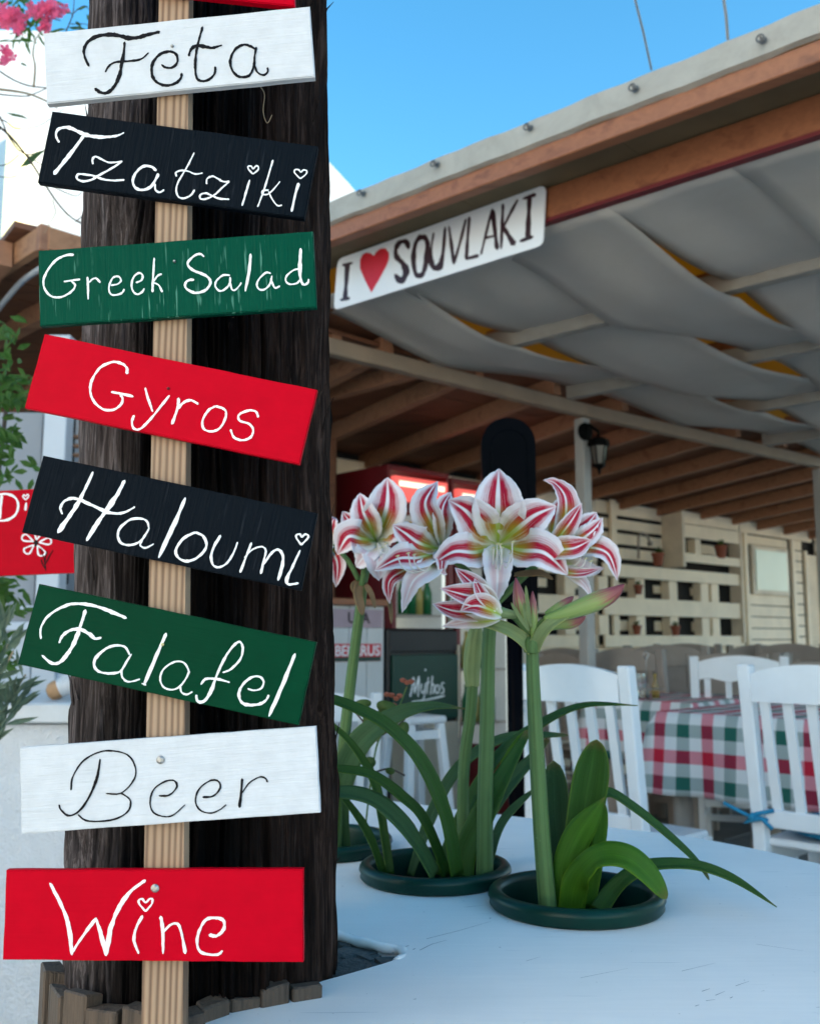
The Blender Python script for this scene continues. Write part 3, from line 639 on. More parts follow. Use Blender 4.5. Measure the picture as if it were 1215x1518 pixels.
tzat = tr(50, 160, S5, [
 [(192,258,12),(168,210),(180,165),(230,145),(290,155),(350,185,24),(420,208,26),(500,218),(580,215),(635,205),(678,185,8)],
 [(375,210,20),(310,300),(240,390),(155,495,28)],
 [(445,420,14),(442,385),(465,365),(510,385),(560,408),(610,408),(665,400,10)],
 [(665,400,10),(590,450),(500,500,15),(430,540),(370,550),(325,530),(335,498),(390,500),(450,510),(520,535),(600,545),(680,540,12)],
 [(920,470,16),(880,440),(820,440),(765,490),(745,550),(765,600),(820,615),(880,590),(925,520),(935,495,18)],
 [(910,570,14),(915,615),(945,633),(978,615,12)]]) + tr(250, 180, S5, [
 [(192,235,10),(150,320),(110,390),(70,460),(58,520),(75,565),(115,577),(165,555),(195,515,12)],
 [(60,412,12),(55,385),(95,368),(150,375),(200,395),(255,388,8)],
 [(285,470,10),(290,430),(330,412),(370,430),(410,452),(455,452,12)],
 [(455,452,10),(400,500),(340,555),(280,582),(240,580),(240,550),(280,540),(330,560),(380,580),(455,585,12)],
 [(608,440,12),(585,520),(552,632,14)],
 [(633,395,9),(600,360),(597,340),(618,335),(635,355),(655,335),(673,340),(670,365),(633,395,9)],
 [(782,290,12),(750,400),(710,530),(668,640,10)],
 [(835,450,8),(790,505),(745,545),(705,545),(705,520),(750,515,10)],
 [(750,525,10),(775,580),(815,630),(850,628,8)],
 [(975,465,20),(955,530),(922,675,14)],
 [(988,430,9),(945,385),(950,362),(975,362),(992,380),(1010,365),(1035,370),(1030,395),(988,430,9)]])
greek = tr(50, 340, S5, [
 [(300,190,16),(240,195),(170,230),(110,300),(75,380),(85,450),(130,500),(190,510),(250,490),(300,450),(310,415),(285,390,12)],
 [(228,392,10),(290,382),(348,375,12)],
 [(405,360,18),(408,430),(410,525,10)], [(415,400,8),(440,375),(470,368),(500,400,14)],
 [(580,420,10),(630,410),(655,385),(640,355),(600,360),(575,400),(565,450),(585,490),(630,490),(665,475),(680,450,12)],
 [(770,400,12),(810,380),(818,345),(790,328),(750,360),(735,420),(750,470),(780,488),(815,470),(830,445,12)],
 [(905,215,12),(900,300),(895,380),(892,470,14)], [(960,335,12),(930,350),(900,390,12)], [(900,400,8),(940,420),(965,470,14)]]) + tr(250, 340, S5, [
 [(265,205,12),(240,185),(200,195),(150,240),(148,275),(190,310),(240,330,18),(290,355),(315,400),(285,450),(230,475),(180,472),(130,440),(130,400),(160,380),(190,380,14)],
 [(460,345,12),(410,345),(365,380),(350,420),(370,455),(400,462),(440,435),(460,400),(462,360,12)], [(462,400,12),(475,450),(500,455),(530,425),(545,400,8)],
 [(615,185,14),(605,300,22),(575,465,10)],
 [(765,330,12),(730,325),(680,370),(662,415),(680,450),(720,450),(760,410),(775,350,12)], [(765,370,12),(785,420),(800,440),(835,425,10)],
 [(975,295,10),(930,310),(885,350),(880,390),(910,412),(960,405),(985,380,12)], [(990,145,18),(985,250,26),(985,340),(1000,400,16),(1020,415),(1045,400),(1050,375,12)]])
gyros = tr(100, 510, 4.05, [
 [(358,178,14),(355,140),(320,115),(270,108),(200,140),(150,210),(137,280),(160,345),(215,392),(275,395),(320,365),(332,330),(320,305,12)],
 [(265,288,10),(330,300,14),(395,315,12)],
 [(468,265,14),(485,330),(512,405,12)], [(612,310,12),(560,375),(500,450),(440,508),(400,508),(388,470),(400,430,12)],
 [(668,325,14),(660,390),(628,480,14)], [(665,385,16),(700,350),(740,338),(785,360,12)],
 [(890,373,12),(845,400),(812,460),(820,510),(870,525),(920,500),(950,440),(945,395),(890,373,12)],
 [(1145,440,12),(1130,405),(1085,400),(1030,425),(1035,460),(1090,480),(1115,515),(1100,560),(1050,578),(1000,560),(980,515,12)]])
halo = tr(50, 680, S5, [
 [(445,100,14),(390,220),(335,330,26),(270,430),(185,552,30)], [(683,165,20),(620,280,30),(545,390),(480,480),(400,612,26)],
 [(215,415,14),(202,370),(230,320),(290,298),(350,310),(430,345,22),(540,395,24),(620,412),(690,400),(760,362,10)],
 [(865,520,12),(850,470),(800,450),(720,460),(650,520,18),(632,580),(660,635),(730,648),(800,620),(840,570),(868,520,12)], [(815,610,12),(800,650),(840,670),(900,640,12)],
 [(1138,295,18),(1060,480,30),(940,740,22)]]) + tr(240, 720, S5, [
 [(255,350,18),(170,390),(110,470),(115,530),(170,565),(240,555),(310,500),(335,440),(310,380),(255,350,18)],
 [(440,375,18),(395,450),(370,530),(385,595),(430,612),(490,580),(540,500),(568,425,12)],
 [(672,430,14),(630,540),(588,650,16)], [(620,540,8),(680,480),(750,458),(780,490),(765,560),(742,660,16)], [(765,590,14),(820,510),(870,480),(905,520),(905,590),(872,710,22)],
 [(1037,485,10),(980,610,18),(938,700,22),(950,740),(1025,732,12)],
 [(1045,445,13),(1010,395),(1010,370),(1035,365),(1050,385),(1075,365),(1098,375),(1090,400),(1045,445,13)]])
fala = tr(40, 870, S5, [
 [(105,390,12),(105,310),(150,230),(230,170),(330,130),(430,130),(530,150),(640,190,24),(745,235,22)],
 [(440,175,20),(400,300),(355,420,28),(300,510),(240,570),(180,570),(115,515,16)],
 [(243,420,14),(270,365),(330,325),(400,320),(470,355,26),(510,388),(558,382,14)],
 [(770,510,12),(740,455),(680,440),(600,460),(520,530,20),(505,590),(540,635),(620,650),(700,635),(750,560),(785,505,12)], [(710,620,14),(715,675),(750,710),(800,708),(848,692,10)],
 [(1045,350,20),(980,500,24),(880,735,20)], [(862,725,8),(895,738,8)]]) + tr(220, 910, S5, [
 [(305,430,12),(270,370),(200,360),(120,410),(90,480),(110,545),(170,570),(230,550),(280,490),(308,430,12)], [(240,550,12),(250,590),(290,605),(330,585,12)],
 [(560,440,14),(620,415),(690,340),(708,260),(685,210),(630,250),(570,340),(510,470,16),(470,580,24),(420,655),(370,655),(360,610,16)],
 [(395,530,14),(430,490),(500,488,18),(560,500),(610,515,10)],
 [(745,562,10),(790,575),(845,560),(865,515),(840,475),(780,475),(710,530),(680,600),(700,665),(760,685,20),(840,675),(885,645),(903,610,14)],
 [(1100,300,16),(1020,500,30),(905,768,18)]])
beer = tr(70, 1090, 3.375, [
 [(120,275,8),(128,210),(180,130),(260,85),(340,80),(410,105),(443,170),(430,230),(370,290),(295,292,7)], [(370,290,8),(415,325),(405,380),(340,420),(250,432),(190,425),(155,398,8)],
 [(265,120,9),(250,210,12),(215,300),(165,375),(110,403),(70,375),(60,348,7)],
 [(560,303,9),(610,300),(648,260),(635,228),(590,232),(535,270),(515,330),(530,385),(580,407),(630,400),(690,348,6)],
 [(778,310,9),(830,305),(865,265),(855,230),(815,228),(760,270),(742,330),(765,375),(815,390),(860,375),(895,348,6)],
 [(975,218,12),(970,290),(962,362,12)], [(975,290,6),(1010,240),(1060,210),(1090,215),(1102,235,8)]])
wine = tr(60, 1280, 4.05, [
 [(58,120,14),(130,260,20),(170,380),(190,545,24)], [(190,535,14),(260,430),(335,330,18)], [(335,335,16),(365,430),(395,550,26)], [(395,550,24),(420,400),(470,270,24),(540,170),(630,102,16)],
 [(612,315,14),(575,390),(562,460),(590,540,14)],
 [(632,288,10),(595,245),(592,220),(612,215),(632,235),(655,215),(672,215),(668,245),(632,288,10)],
 [(722,320,20),(735,400),(737,540,14)], [(742,410,10),(780,370),(825,365),(850,430),(870,540,16)],
 [(1015,430,18),(1060,435),(1100,395),(1100,345),(1060,328),(1000,335),(960,390),(940,470),(960,530),(1020,548),(1070,545),(1092,525,12)]])

def rot2(ang):   # local frame: x along the board, z up in the board plane
    return (0, -ang, 0)
def sign_board(name, label, corners, mat, strokes, ink, Y, thick, screws=(), group='painted food boards on the batten', bev=0.0008, dy=0.0, seed=1, chips=0, pcx=None):
    P = [at_y(x, y, Y) for x, y in corners]        # TL TR BR BL
    c = (P[0] + P[1] + P[2] + P[3]) / 4; ex = ((P[1] - P[0]) + (P[2] - P[3])); ex.y = 0; ex.normalize(); ang = atan2(ex.z, ex.x); ez = V(-sin(ang), 0, cos(ang))
    t = thing(name, label, 'sign', c, group, rot=rot2(ang))
    loc = [((p - c).dot(ex), (p - c).dot(ez)) for p in P]
    # slightly irregular hand cut outline
    rg = random.Random(seed); poly = []
    for i in range(4):
        a, b = loc[i], loc[(i + 1) % 4]; nseg = 14 if i % 2 == 0 else 5
        for k in range(nseg):
            t_ = k / nseg; j = 0 if k == 0 else 0.00022
            poly.append((lerp(a[0], b[0], t_) + rg.uniform(-j, j), lerp(a[1], b[1], t_) + rg.uniform(-j, j)))
    mb = MB(); mb.prism(poly, thick); b_ = obj('board', mb, mat, t, local=True)
    bm = bmesh.new(); bm.from_mesh(b_.data); ed = [e for e in bm.edges if len(e.link_faces) == 2 and any(len(f.verts) > 4 for f in e.link_faces)]
    bmesh.ops.bevel(bm, geom=ed, offset=bev, segments=2, affect='EDGES', clamp_overlap=True); bm.to_mesh(b_.data); bm.free()
    def tl(px, py):
        q = at_y(px, py, Y) - c; return q.dot(ex), q.dot(ez)
    if strokes:
        obj('lettering', strokes_mesh(strokes, tl, 1, seed=seed), ink, t, local=True)
    for (px, py, r, mm) in screws:
        x, z = tl(px, py); mb = MB(); A = Matrix.Rotation(pi / 2, 3, 'X')
        mb.lathe([(0, .0020), (r * .55, .0019), (r * .95, .0010), (r, .0001), (r, -.001)], (x, 0, z), 20, axis=A)
        mb.box((x, -.00205, z), (r * 1.1, .0002, r * .22)); mb.box((x, -.00210, z), (r * .22, .0002, r * 1.1))
        obj('screw', mb, mm, t, smooth=False, local=True)
    return t
TH_ = 0.0075
sign_board('sign_board', 'red board cut off by the top edge of the picture above the white Feta board', [(20,-160),(430,-118),(437,8.5),(28,-34)], M['red_board'], None, None, YB, TH_, seed=11)
sign_board('sign_board', 'white board lettered Feta in black brush script, topmost full board', [(64.6,48.6),(459,8.5),(466.5,113),(69,153)], M['white_board'], feta, M['ink_black'], YB, TH_, [(255.4,68.2,.0014,M['steel'])], seed=2)
sign_board('sign_board', 'black board lettered Tzatziki in white script with hearts over the i letters', [(77,164),(471,216),(450.6,323),(55.5,269.5)], M['black_board'], tzat, M['ink_white'], YB, TH_, seed=3)
sign_board('sign_board', 'worn green board lettered Greek Salad in white with scratched paint', [(56.8,371),(463.8,342.3),(469,455),(58.8,483)], M['green_board'], greek, M['ink_white'], YB, TH_, [(258.8,387.5,.0013,M['steel'])], seed=4)
sign_board('sign_board', 'red board lettered Gyros in white, tilted down to the right', [(65.8,494.6),(470,577.7),(443.6,688),(36.2,604.5)], M['red_board'], gyros, M['ink_white'], YB, TH_, [(249.5,576,.0012,M['redtrim'])], seed=5)
sign_board('sign_board', 'black board lettered Haloumi in white with a heart over the final i', [(63.8,675),(470.4,760.5),(445.7,875.8),(32,789)], M['black_board'], halo, M['ink_white'], YB, TH_, seed=6)
sign_board('sign_board', 'dark green board lettered Falafel in white between the black and white boards', [(57.6,865.5),(469,952),(442.4,1075.4),(26,984.8)], M['green_board2'], fala, M['ink_white'], YB, TH_, [(241,955.5,.0013,M['anther'])], seed=7)
sign_board('sign_board', 'white board lettered Beer in thin black script with a screw above', [(29,1108.5),(468,1077),(474.7,1205),(31.6,1236.5)], M['white_board'], beer, M['ink_black'], YB, TH_, [(238,1126.5,.0032,M['steel'])], seed=8)
sign_board('sign_board', 'red board lettered Wine in white with a heart, lowest of the boards', [(9,1290.5),(449.5,1289),(449.5,1427),(3.7,1423.5)], M['red_board'], wine, M['ink_white'], YB, TH_, [(230,1317,.0032,M['steel'])], seed=9)

# ------------------------------------------------------------------ wooden edging around the foot of the pole
edge = thing('plank_edging', 'ring of short weathered grey planks around the foot of the pole', 'edging', (-.2, .8, 0.4))
pe = [(62,1432),(78,1462),(108,1474),(150,1484),(200,1492),(238,1499),(285,1497),(325,1482),(365,1470),(410,1463),(458,1456)]
ptop = [at_z(x, y, .735) for x, y in pe]
wd = [0.020, 0.022, 0.026, 0.027, 0.024, 0.026, 0.022, 0.024, 0.024, 0.026, .026]
pts = [V(p.x, p.y, 0) for p in ptop]; rg = random.Random(5)
for i, p in enumerate(pts):
    a = pts[max(i - 1, 0)]; b = pts[min(i + 1, len(pts) - 1)]; t = (b - a).normalized(); nn = V(t.y, -t.x, 0)
    L = min((pts[min(i + 1, len(pts) - 1)] - pts[max(i - 1, 0)]).length / (2 if 0 < i < len(pts) - 1 else 1), 0.032) * .96
    zt = .731 + rg.uniform(-.004, .004); M3 = Matrix((t, -nn, UP)).transposed() @ Matrix.Rotation(rg.uniform(-.02, .02), 3, 'Y')
    mb = MB(); th = rg.uniform(.015, .021)
    n_ = 5; prof = [(-L / 2, 0), (L / 2, 0), (L / 2, -th), (-L / 2, -th)]
    vs = [M3 @ V(x + rg.uniform(-.002, .002), -y + rg.uniform(-.002, .002), 0) + V(p.x, p.y, zt + rg.uniform(-.003, .003)) for x, y in prof] + [M3 @ V(x, -y, -.35) + V(p.x, p.y, zt) for x, y in prof]
    mb.add(vs, [(0, 1, 2, 3), (7, 6, 5, 4), (0, 4, 5, 1), (1, 5, 6, 2), (2, 6, 7, 3), (3, 7, 4, 0)])
    obj('plank', mb, M['oldplank'], edge, bevel=.0015)

# ------------------------------------------------------------------ pots in the table
pot_labels = ['nearest dark green plastic pot sunk in the white table, on the right', 'middle dark green plastic pot sunk in the white table', 'farthest green plastic pot, half hidden behind the pole']
for (c, r), lb in zip(POTS, pot_labels):
    t = thing('plant_pot', lb, 'pot', c, 'green pots sunk in the table')
    mb = MB(); mb.lathe([(r - .022, -.15), (r - .017, -.03), (r - .0165, .012), (r - .0145, .0185), (r - .010, .0205), (r - .004, .0195), (r - .001, .016), (r, .012), (r - .0025, .0075), (r - .0015, .0035), (r - .004, .0006), (r - .013, .0004), (r - .016, -.02), (r - .020, -.15)], c, 72)
    obj('rim', mb, M['pot'], t, smooth=True)
    mb = MB(); mb.lathe([(0, -.042), (r * .5, -.045), (r - .02, -.05)], c, 32); obj('soil', mb, M['soil'], t, smooth=True)

# ------------------------------------------------------------------ leaves, stems, petals
def frames(cp, ndir):
    n = len(cp); out = []
    for i in range(n):
        t = (cp[min(i + 1, n - 1)] - cp[max(i - 1, 0)]).normalized(); nd = ndir[i] if isinstance(ndir, list) else ndir
        s_ = t.cross(nd); s_ = s_.normalized() if s_.length > 1e-5 else V(1, 0, 0); out.append((t, s_, s_.cross(t).normalized()))
    return out
def blade(pts, wpx, ndir=V(0, -1, 0.25), fold=0.25, per=6, cols=8, prof=None, ruffle=0.0, thick=0.0006, seed=0, cup=0.0, twist=0.0):
    """pts: (px,py,Y); wpx: full width in photo pixels at its widest (converted at the mean distance)"""
    P = [at_y(*p) for p in pts]; ym = sum(p.y for p in P) / len(P); W = wpx * ym / FPX
    cp = [V(*q) for q in crom([tuple(p) for p in P], per)]; n = len(cp); fr = frames(cp, ndir); rg = random.Random(seed)
    ph = [rg.uniform(0, 6.28) for _ in range(6)]
    vs = []; uvs = []
    Ls = [0.0]
    for i in range(1, n): Ls.append(Ls[-1] + (cp[i] - cp[i - 1]).length)
    for i in range(n):
        v = Ls[i] / Ls[-1]; w_ = prof(v) if prof else (0.55 + 0.45 * min(1, v / .25)) * sqrt(max(0.0, 1 - max(0, (v - .45) / .55) ** 2.2)); w_ = max(w_, 0.02) * W / 2
        t, s_, nn = fr[i]
        if twist: 
            Rm = Matrix.Rotation(twist * v, 3, t); s_ = Rm @ s_; nn = Rm @ nn
        for k in range(cols + 1):
            u = -1 + 2 * k / cols; e = abs(u)
            off = nn * (fold * w_ * e - fold * w_ * .5 + cup * w_ * e * e)
            rf = ruffle * (e ** 2.5) * (sin(v * 23 + ph[0] + (2 if u > 0 else 0)) * .6 + sin(v * 51 + ph[1] + u) * .4)
            rs = ruffle * .22 * (e ** 4) * (sin(v * 74 + ph[2] + (3 if u > 0 else 0)) + .7 * sin(v * 131 + ph[3]))
            vs.append(cp[i] + s_ * (u * w_ + rs * (1 if u > 0 else -1)) + off + nn * rf); uvs.append(((u + 1) / 2, v))
    c1 = cols + 1
    fs = [(i * c1 + k, i * c1 + k + 1, (i + 1) * c1 + k + 1, (i + 1) * c1 + k) for i in range(n - 1) for k in range(cols)]
    mb = MB(); mb.add(vs, fs, 0, uvs)
    return mb
def add_solid(o, th):
    m = o.modifiers.new('thickness', 'SOLIDIFY'); m.thickness = th; m.offset = 0
    return o
def leaf(plant, pts, w_, mat='leaf', nd=V(0, -1, 0.35), fold=0.28, prof=None, seed=0, cup=0.0, twist=0.0):
    return add_solid(obj('leaf', blade(pts, w_, nd, fold, 7, 6, prof, 0, seed=seed, cup=cup, twist=twist), M[mat], plant, smooth=True), .0011)
def stem(plant, pts, wpx0, wpx1, mat='stem'):
    P = [at_y(*p) for p in pts]; cp = [V(*q) for q in crom([tuple(p) for p in P], 8)]; n = len(cp)
    mb = MB(); mb.tube(cp, [lerp(wpx0, wpx1, i / (n - 1)) * cp[i].y / FPX / 2 for i in range(n)], 20, squash=.85)
    return obj('stem', mb, M[mat], plant, smooth=True)
def petal_prof(v): return (0.16 + 0.84 * sin(min(1, v / 0.54) * pi / 2) ** 1.2) if v < .54 else max(0, 1 - ((v - .54) / .46) ** 1.5) ** .9
def thin_prof(v): return (0.25 + 0.75 * sin(min(1, v / 0.5) * pi / 2)) if v < .5 else (1 - ((v - .5) / .5) ** 1.6)
def petal(fl, pts, w_, mat='petal', nd=V(0, -1, 0), ruffle=.0022, cup=.25, seed=0, prof=petal_prof, fold=.12):
    return add_solid(obj('petal', blade(pts, w_ * 1.08, nd, fold, 16, 16, prof, ruffle * .75, seed=seed, cup=cup), M[mat], fl, smooth=True), .0007)
def stamens(fl, base, tips, r=.0007):
    for q in tips:
        P = [at_y(*base)] + [at_y(*p) for p in q]; cp = [V(*z) for z in crom([tuple(p) for p in P], 6)]
        mb = MB(); mb.tube(cp, [r * 1.2] * (len(cp) - 1) + [r * .8], 6); s_ = obj('stamen', mb, M['filament'], fl, smooth=True)
        mb = MB(); e = cp[-1]; dv = V(.0025, 0, .0008); mb.tube([e - dv, e, e + dv], [.0006, .0011, .0006], 6); obj('anther', mb, M['anther'], s_, smooth=True)
def bud(plant, pts, w_, mat='bud', prof=None, name='bud'):
    P = [at_y(*p) for p in pts]; cp = [V(*q) for q in crom([tuple(p) for p in P], 8)]; n = len(cp)
    f = prof or (lambda v: 0.30 + 0.70 * sin(min(1, v / .55) * pi / 2) if v < .55 else max(.04, 1 - ((v - .55) / .45) ** 1.7))
    mb = MB(); mb.tube(cp, [f(i / (n - 1)) * w_ * cp[i].y / FPX / 2 for i in range(n)], 14)
    return obj(name, mb, M[mat], plant, smooth=True)

Y1, Y2, Y3 = 1.16, 1.292, 1.465
# nearest plant: thick stem with buds, broad young leaves
p1 = thing('amaryllis', 'nearest amaryllis with a thick stem carrying closed buds and broad leaves', 'flowering plant', (POTS[0][0].x, POTS[0][0].y, .68), 'amaryllis growing in the table pots')
stem(p1, [(812,1352,Y1-.02),(803,1240,Y1-.02),(795,1110,Y1-.018),(790,1010,Y1-.015),(788.5,957,Y1-.015)], 31, 21)
tall = lambda v: (0.8 + 0.2 * min(1, v / .5)) * (1 if v < .7 else sqrt(max(0, 1 - ((v - .7) / .3) ** 2.2)))
leaf(p1, [(836,1350,Y1+.03),(828,1270,Y1+.035),(822,1200,Y1+.04),(820,1128,Y1+.035)], 40, 'leaf_b', prof=tall, cup=.2)
leaf(p1, [(852,1352,Y1+.01),(858,1270,Y1+.012),(868,1190,Y1+.01),(878,1130,Y1),(884,1097,Y1-.01)], 52, 'leaf', prof=tall, cup=.3, seed=2)
leaf(p1, [(873,1345,Y1+.0),(882,1290,Y1+.0),(889,1235,Y1-.005),(894,1190,Y1-.01)], 20, 'leaf_y', prof=tall)
leaf(p1, [(828,1352,Y1-.01),(838,1285,Y1-.015),(856,1240,Y1-.02),(880,1205,Y1-.03),(896,1182,Y1-.035)], 40, 'leaf_y', prof=lambda v: sin(min(1, (v + .25) / .85) * pi * .5) if v < .6 else max(0.02, 1 - ((v - .6) / .4) ** 1.8), fold=-.35, seed=3)
leaf(p1, [(846,1352,Y1-.02),(852,1312,Y1-.03),(868,1285,Y1-.045),(893,1268,Y1-.06),(930,1272,Y1-.075),(962,1298,Y1-.085),(988,1333,Y1-.09)], 44, 'leaf_y', nd=V(0.1, -.75, .75), prof=lambda v: .9 if v < .5 else sqrt(max(0, 1 - ((v - .5) / .5) ** 2.4)), fold=.2, seed=4)
leaf(p1, [(888,1350,Y1-.01),(906,1322,Y1-.0),(932,1298,Y1),(965,1283,Y1-.0),(1027,1283,Y1-.01),(1086,1303,Y1-.03),(1151,1345,Y1-.06)], 26, 'leaf', nd=V(0.1, -.6, .9), prof=lambda v: 1 - .35 * v if v < .6 else max(.02, .79 * (1 - ((v - .6) / .4) ** 1.7)), seed=5)
leaf(p1, [(858,1300,Y1+.03),(872,1215,Y1+.05),(896,1175,Y1+.06),(940,1198,Y1+.06),(999,1246,Y1+.05),(1034,1280,Y1+.04),(1051,1305,Y1+.03)], 19, 'leaf', nd=V(0.3, -.6, .7), seed=6)
# spathe and buds
sp = lambda v: 1 - .2 * v if v < .5 else max(.03, .9 * (1 - ((v - .5) / .5) ** 1.5))
add_solid(obj('spathe', blade([(788,962,Y1-.02),(770,944,Y1-.03),(745,930,Y1-.035),(715,924,Y1-.03),(690,926,Y1-.03)], 22, V(0,-1,.4), .3, 6, 6, sp), M['spathe'], p1, smooth=True), .0008)
add_solid(obj('spathe', blade([(790,962,Y1-.025),(800,942,Y1-.035),(815,925,Y1-.04),(835,914,Y1-.04),(856,908,Y1-.035)], 20, V(0,-1,.4), .3, 6, 6, sp), M['spathe'], p1, smooth=True), .0008)
bud(p1, [(788,968,Y1-.02),(788,955,Y1-.02),(788.5,944,Y1-.02)], 27, 'stem', lambda v: .82 + .18 * sin(v * pi), 'flower_node')
def stalk(plant, pts, w_): 
    P = [at_y(*p) for p in pts]; cp = [V(*q) for q in crom([tuple(p) for p in P], 6)]; mb = MB(); mb.tube(cp, [w_ * p.y / FPX / 2 for p in cp], 8); return obj('flower_stalk', mb, M['stem'], plant, smooth=True)
stalk(p1, [(786,950,Y1-.02),(775,930,Y1-.025),(760,914,Y1-.03),(745,908,Y1-.035)], 9)
stalk(p1, [(790,948,Y1-.02),(800,925,Y1-.03),(818,915,Y1-.035)], 9)
stalk(p1, [(790,948,Y1-.01),(806,925,Y1-.005),(826,906,Y1)], 7)
bud(p1, [(786,946,Y1-.02),(779,920,Y1-.02),(770,890,Y1-.02),(764,856,Y1-.02)], 23)
bud(p1, [(789,946,Y1-.03),(790,915,Y1-.03),(789,876,Y1-.03)], 14)
bud(p1, [(806,918,Y1-.035),(840,908,Y1-.035),(880,893,Y1-.035),(908,880,Y1-.035),(925,866,Y1-.035)], 29)
bud(p1, [(808,910,Y1),(830,900,Y1),(850,884,Y1)], 16)
bud(p1, [(796,935,Y1-.01),(825,925,Y1),(850,922,Y1),(868,914,Y1)], 20)
for a_, b_ in (((776,893),(782,930)), ((757,893),(784,935)), ((779,868),(787,930))):
    add_solid(obj('bract', blade([(b_[0],b_[1],Y1-.045),((a_[0]+b_[0])/2-1,(a_[1]+b_[1])/2,Y1-.048),(a_[0],a_[1],Y1-.045)], 6, V(0,-1,.2), .3, 5, 4), M['spathe'], p1, smooth=True), .0005)
# half open flower on the left of the bud cluster (its own part with petals)
def flower(plant, loc):
    o = bpy.data.objects.new('flower', None); COL.objects.link(o); o.parent = plant; o.location = loc - world_loc(plant); o.empty_display_size = .02; return o
f0 = flower(p1, at_y(740, 910, Y1))
bud(f0, [(765,912,Y1-.035),(745,909,Y1-.035),(726,905,Y1-.035),(712,902,Y1-.035)], 30, 'spathe', lambda v: .35 + .65 * v, 'throat')
petal(f0, [(742,912,Y1-.05),(722,902,Y1-.062),(702,898,Y1-.06),(682,906,Y1-.055)], 34, 'petal_back', V(-.1,-1,.3), .0006, .5, 1, thin_prof)
petal(f0, [(740,905,Y1-.035),(715,886,Y1-.05),(690,882,Y1-.05),(652,872,Y1-.045)], 34, 'petal_back', V(0,-1,.2), .0006, .45, 2, thin_prof)
petal(f0, [(735,900,Y1-.03),(715,878,Y1-.035),(695,860,Y1-.03),(674,842,Y1-.02)], 26, 'petal_back', V(.2,-1,0), .0006, .4, 3, thin_prof)
petal(f0, [(735,905,Y1-.055),(716,885,Y1-.06),(708,870,Y1-.058),(703,858,Y1-.05)], 18, 'petal_back', V(0,-1,.1), .0006, .4, 4, thin_prof)
petal(f0, [(735,915,Y1-.02),(700,908,Y1-.03),(670,905,Y1-.03),(641,895,Y1-.02)], 32, 'petal_back', V(0,-1,.3), .0006, .45, 5, thin_prof)
petal(f0, [(740,918,Y1-.04),(715,922,Y1-.04),(690,922,Y1-.03),(655,929,Y1-.02)], 20, 'petal_pale', V(0,-1,.1), .0006, .3, 6, thin_prof)

# middle plant: two tall stems, big open flowers, many arching leaves
p2 = thing('amaryllis', 'middle amaryllis with the large open red and white striped flowers and long arching leaves', 'flowering plant', (POTS[1][0].x, POTS[1][0].y, .68), 'amaryllis growing in the table pots')
stem(p2, [(718,1300,Y2-.03),(719,1180,Y2-.03),(722,1060,Y2-.02),(724,960,Y2-.01),(730,885,Y2)], 29, 22)
stem(p2, [(690,1300,Y2+.03),(686,1220,Y2+.03),(688,1130,Y2+.03),(697,1060,Y2+.03),(700,1010,Y2+.03)], 20, 20)
bud(p2, [(700,1018,Y2+.03),(699,990,Y2+.03),(702,955,Y2+.03),(708,915,Y2+.03)], 26, 'spathe', lambda v: .75 + .25 * sin(v * pi) if v < .6 else max(.1, 1 - ((v - .6) / .4) ** 2 * .8), 'spathe_bud')
A_ = lambda v: (0.9 if v < .3 else 1.0) * (1 if v < .55 else max(.35, 1 - ((v - .55) / .45) * .5))
leaf(p2, [(677,1300,Y2-.06),(660,1210,Y2-.09),(624,1130,Y2-.12),(574,1076,Y2-.15),(520,1047,Y2-.16),(470,1030,Y2-.16)], 29, 'leaf', V(.3,-.8,.7), prof=A_, fold=.3, seed=11)
leaf(p2, [(663,1300,Y2-.04),(629,1217,Y2-.07),(592,1178,Y2-.10),(553,1150,Y2-.12),(520,1142,Y2-.13),(470,1138,Y2-.13)], 21, 'leaf', V(.3,-.8,.7), prof=A_, seed=12)
leaf(p2, [(645,1300,Y2-.07),(607,1235,Y2-.10),(563,1192,Y2-.12),(520,1176,Y2-.14),(465,1178,Y2-.14)], 34, 'leaf_b', V(.3,-.7,.8), prof=A_, seed=13)
leaf(p2, [(684,1300,Y2-.02),(690,1262,Y2-.02),(715,1210,Y2-.03),(740,1160,Y2-.02),(762,1120,Y2),(782,1085,Y2+.02)], 36, 'leaf', V(-.3,-.9,.4), prof=lambda v: 1 if v < .4 else max(.1, 1 - (v - .4) * 1.2), seed=14)
leaf(p2, [(732,1180,Y2+.02),(745,1150,Y2+.02),(760,1118,Y2+.02),(782,1082,Y2+.03)], 20, 'leaf_y', V(-.3,-.9,.4), seed=15)
leaf(p2, [(672,1300,Y2+.05),(690,1252,Y2+.06),(735,1180,Y2+.08),(785,1128,Y2+.10),(812,1096,Y2+.1)], 34, 'leaf_b', V(-.3,-.9,.4), prof=lambda v: 1 if v < .5 else max(.1, 1 - (v - .5) * 1.6), seed=16)
leaf(p2, [(608,1298,Y2+.06),(638,1212,Y2+.08),(672,1148,Y2+.09),(711,1112,Y2+.1),(760,1092,Y2+.1),(842,1090,Y2+.1)], 19, 'leaf_b', V(-.2,-.7,.7), seed=17)
leaf(p2, [(650,1298,Y2+.03),(690,1200,Y2+.05),(740,1120,Y2+.05),(801,1074,Y2+.03),(865,1046,Y2),(945,1046,Y2-.03)], 22, 'leaf', V(-.2,-.6,.8), prof=lambda v: 1 if v < .6 else max(.03, 1 - ((v - .6) / .4) ** 1.3), seed=18)
leaf(p2, [(722,1298,Y2+.0),(733,1245,Y2+.0),(752,1208,Y2+.01),(792,1170,Y2+.02)], 13, 'leaf_b', V(-.2,-.8,.5), seed=19)
leaf(p2, [(722,1300,Y2+.05),(714,1240,Y2+.05),(708,1170,Y2+.05)], 16, 'leaf', V(0,-1,.3), seed=22)
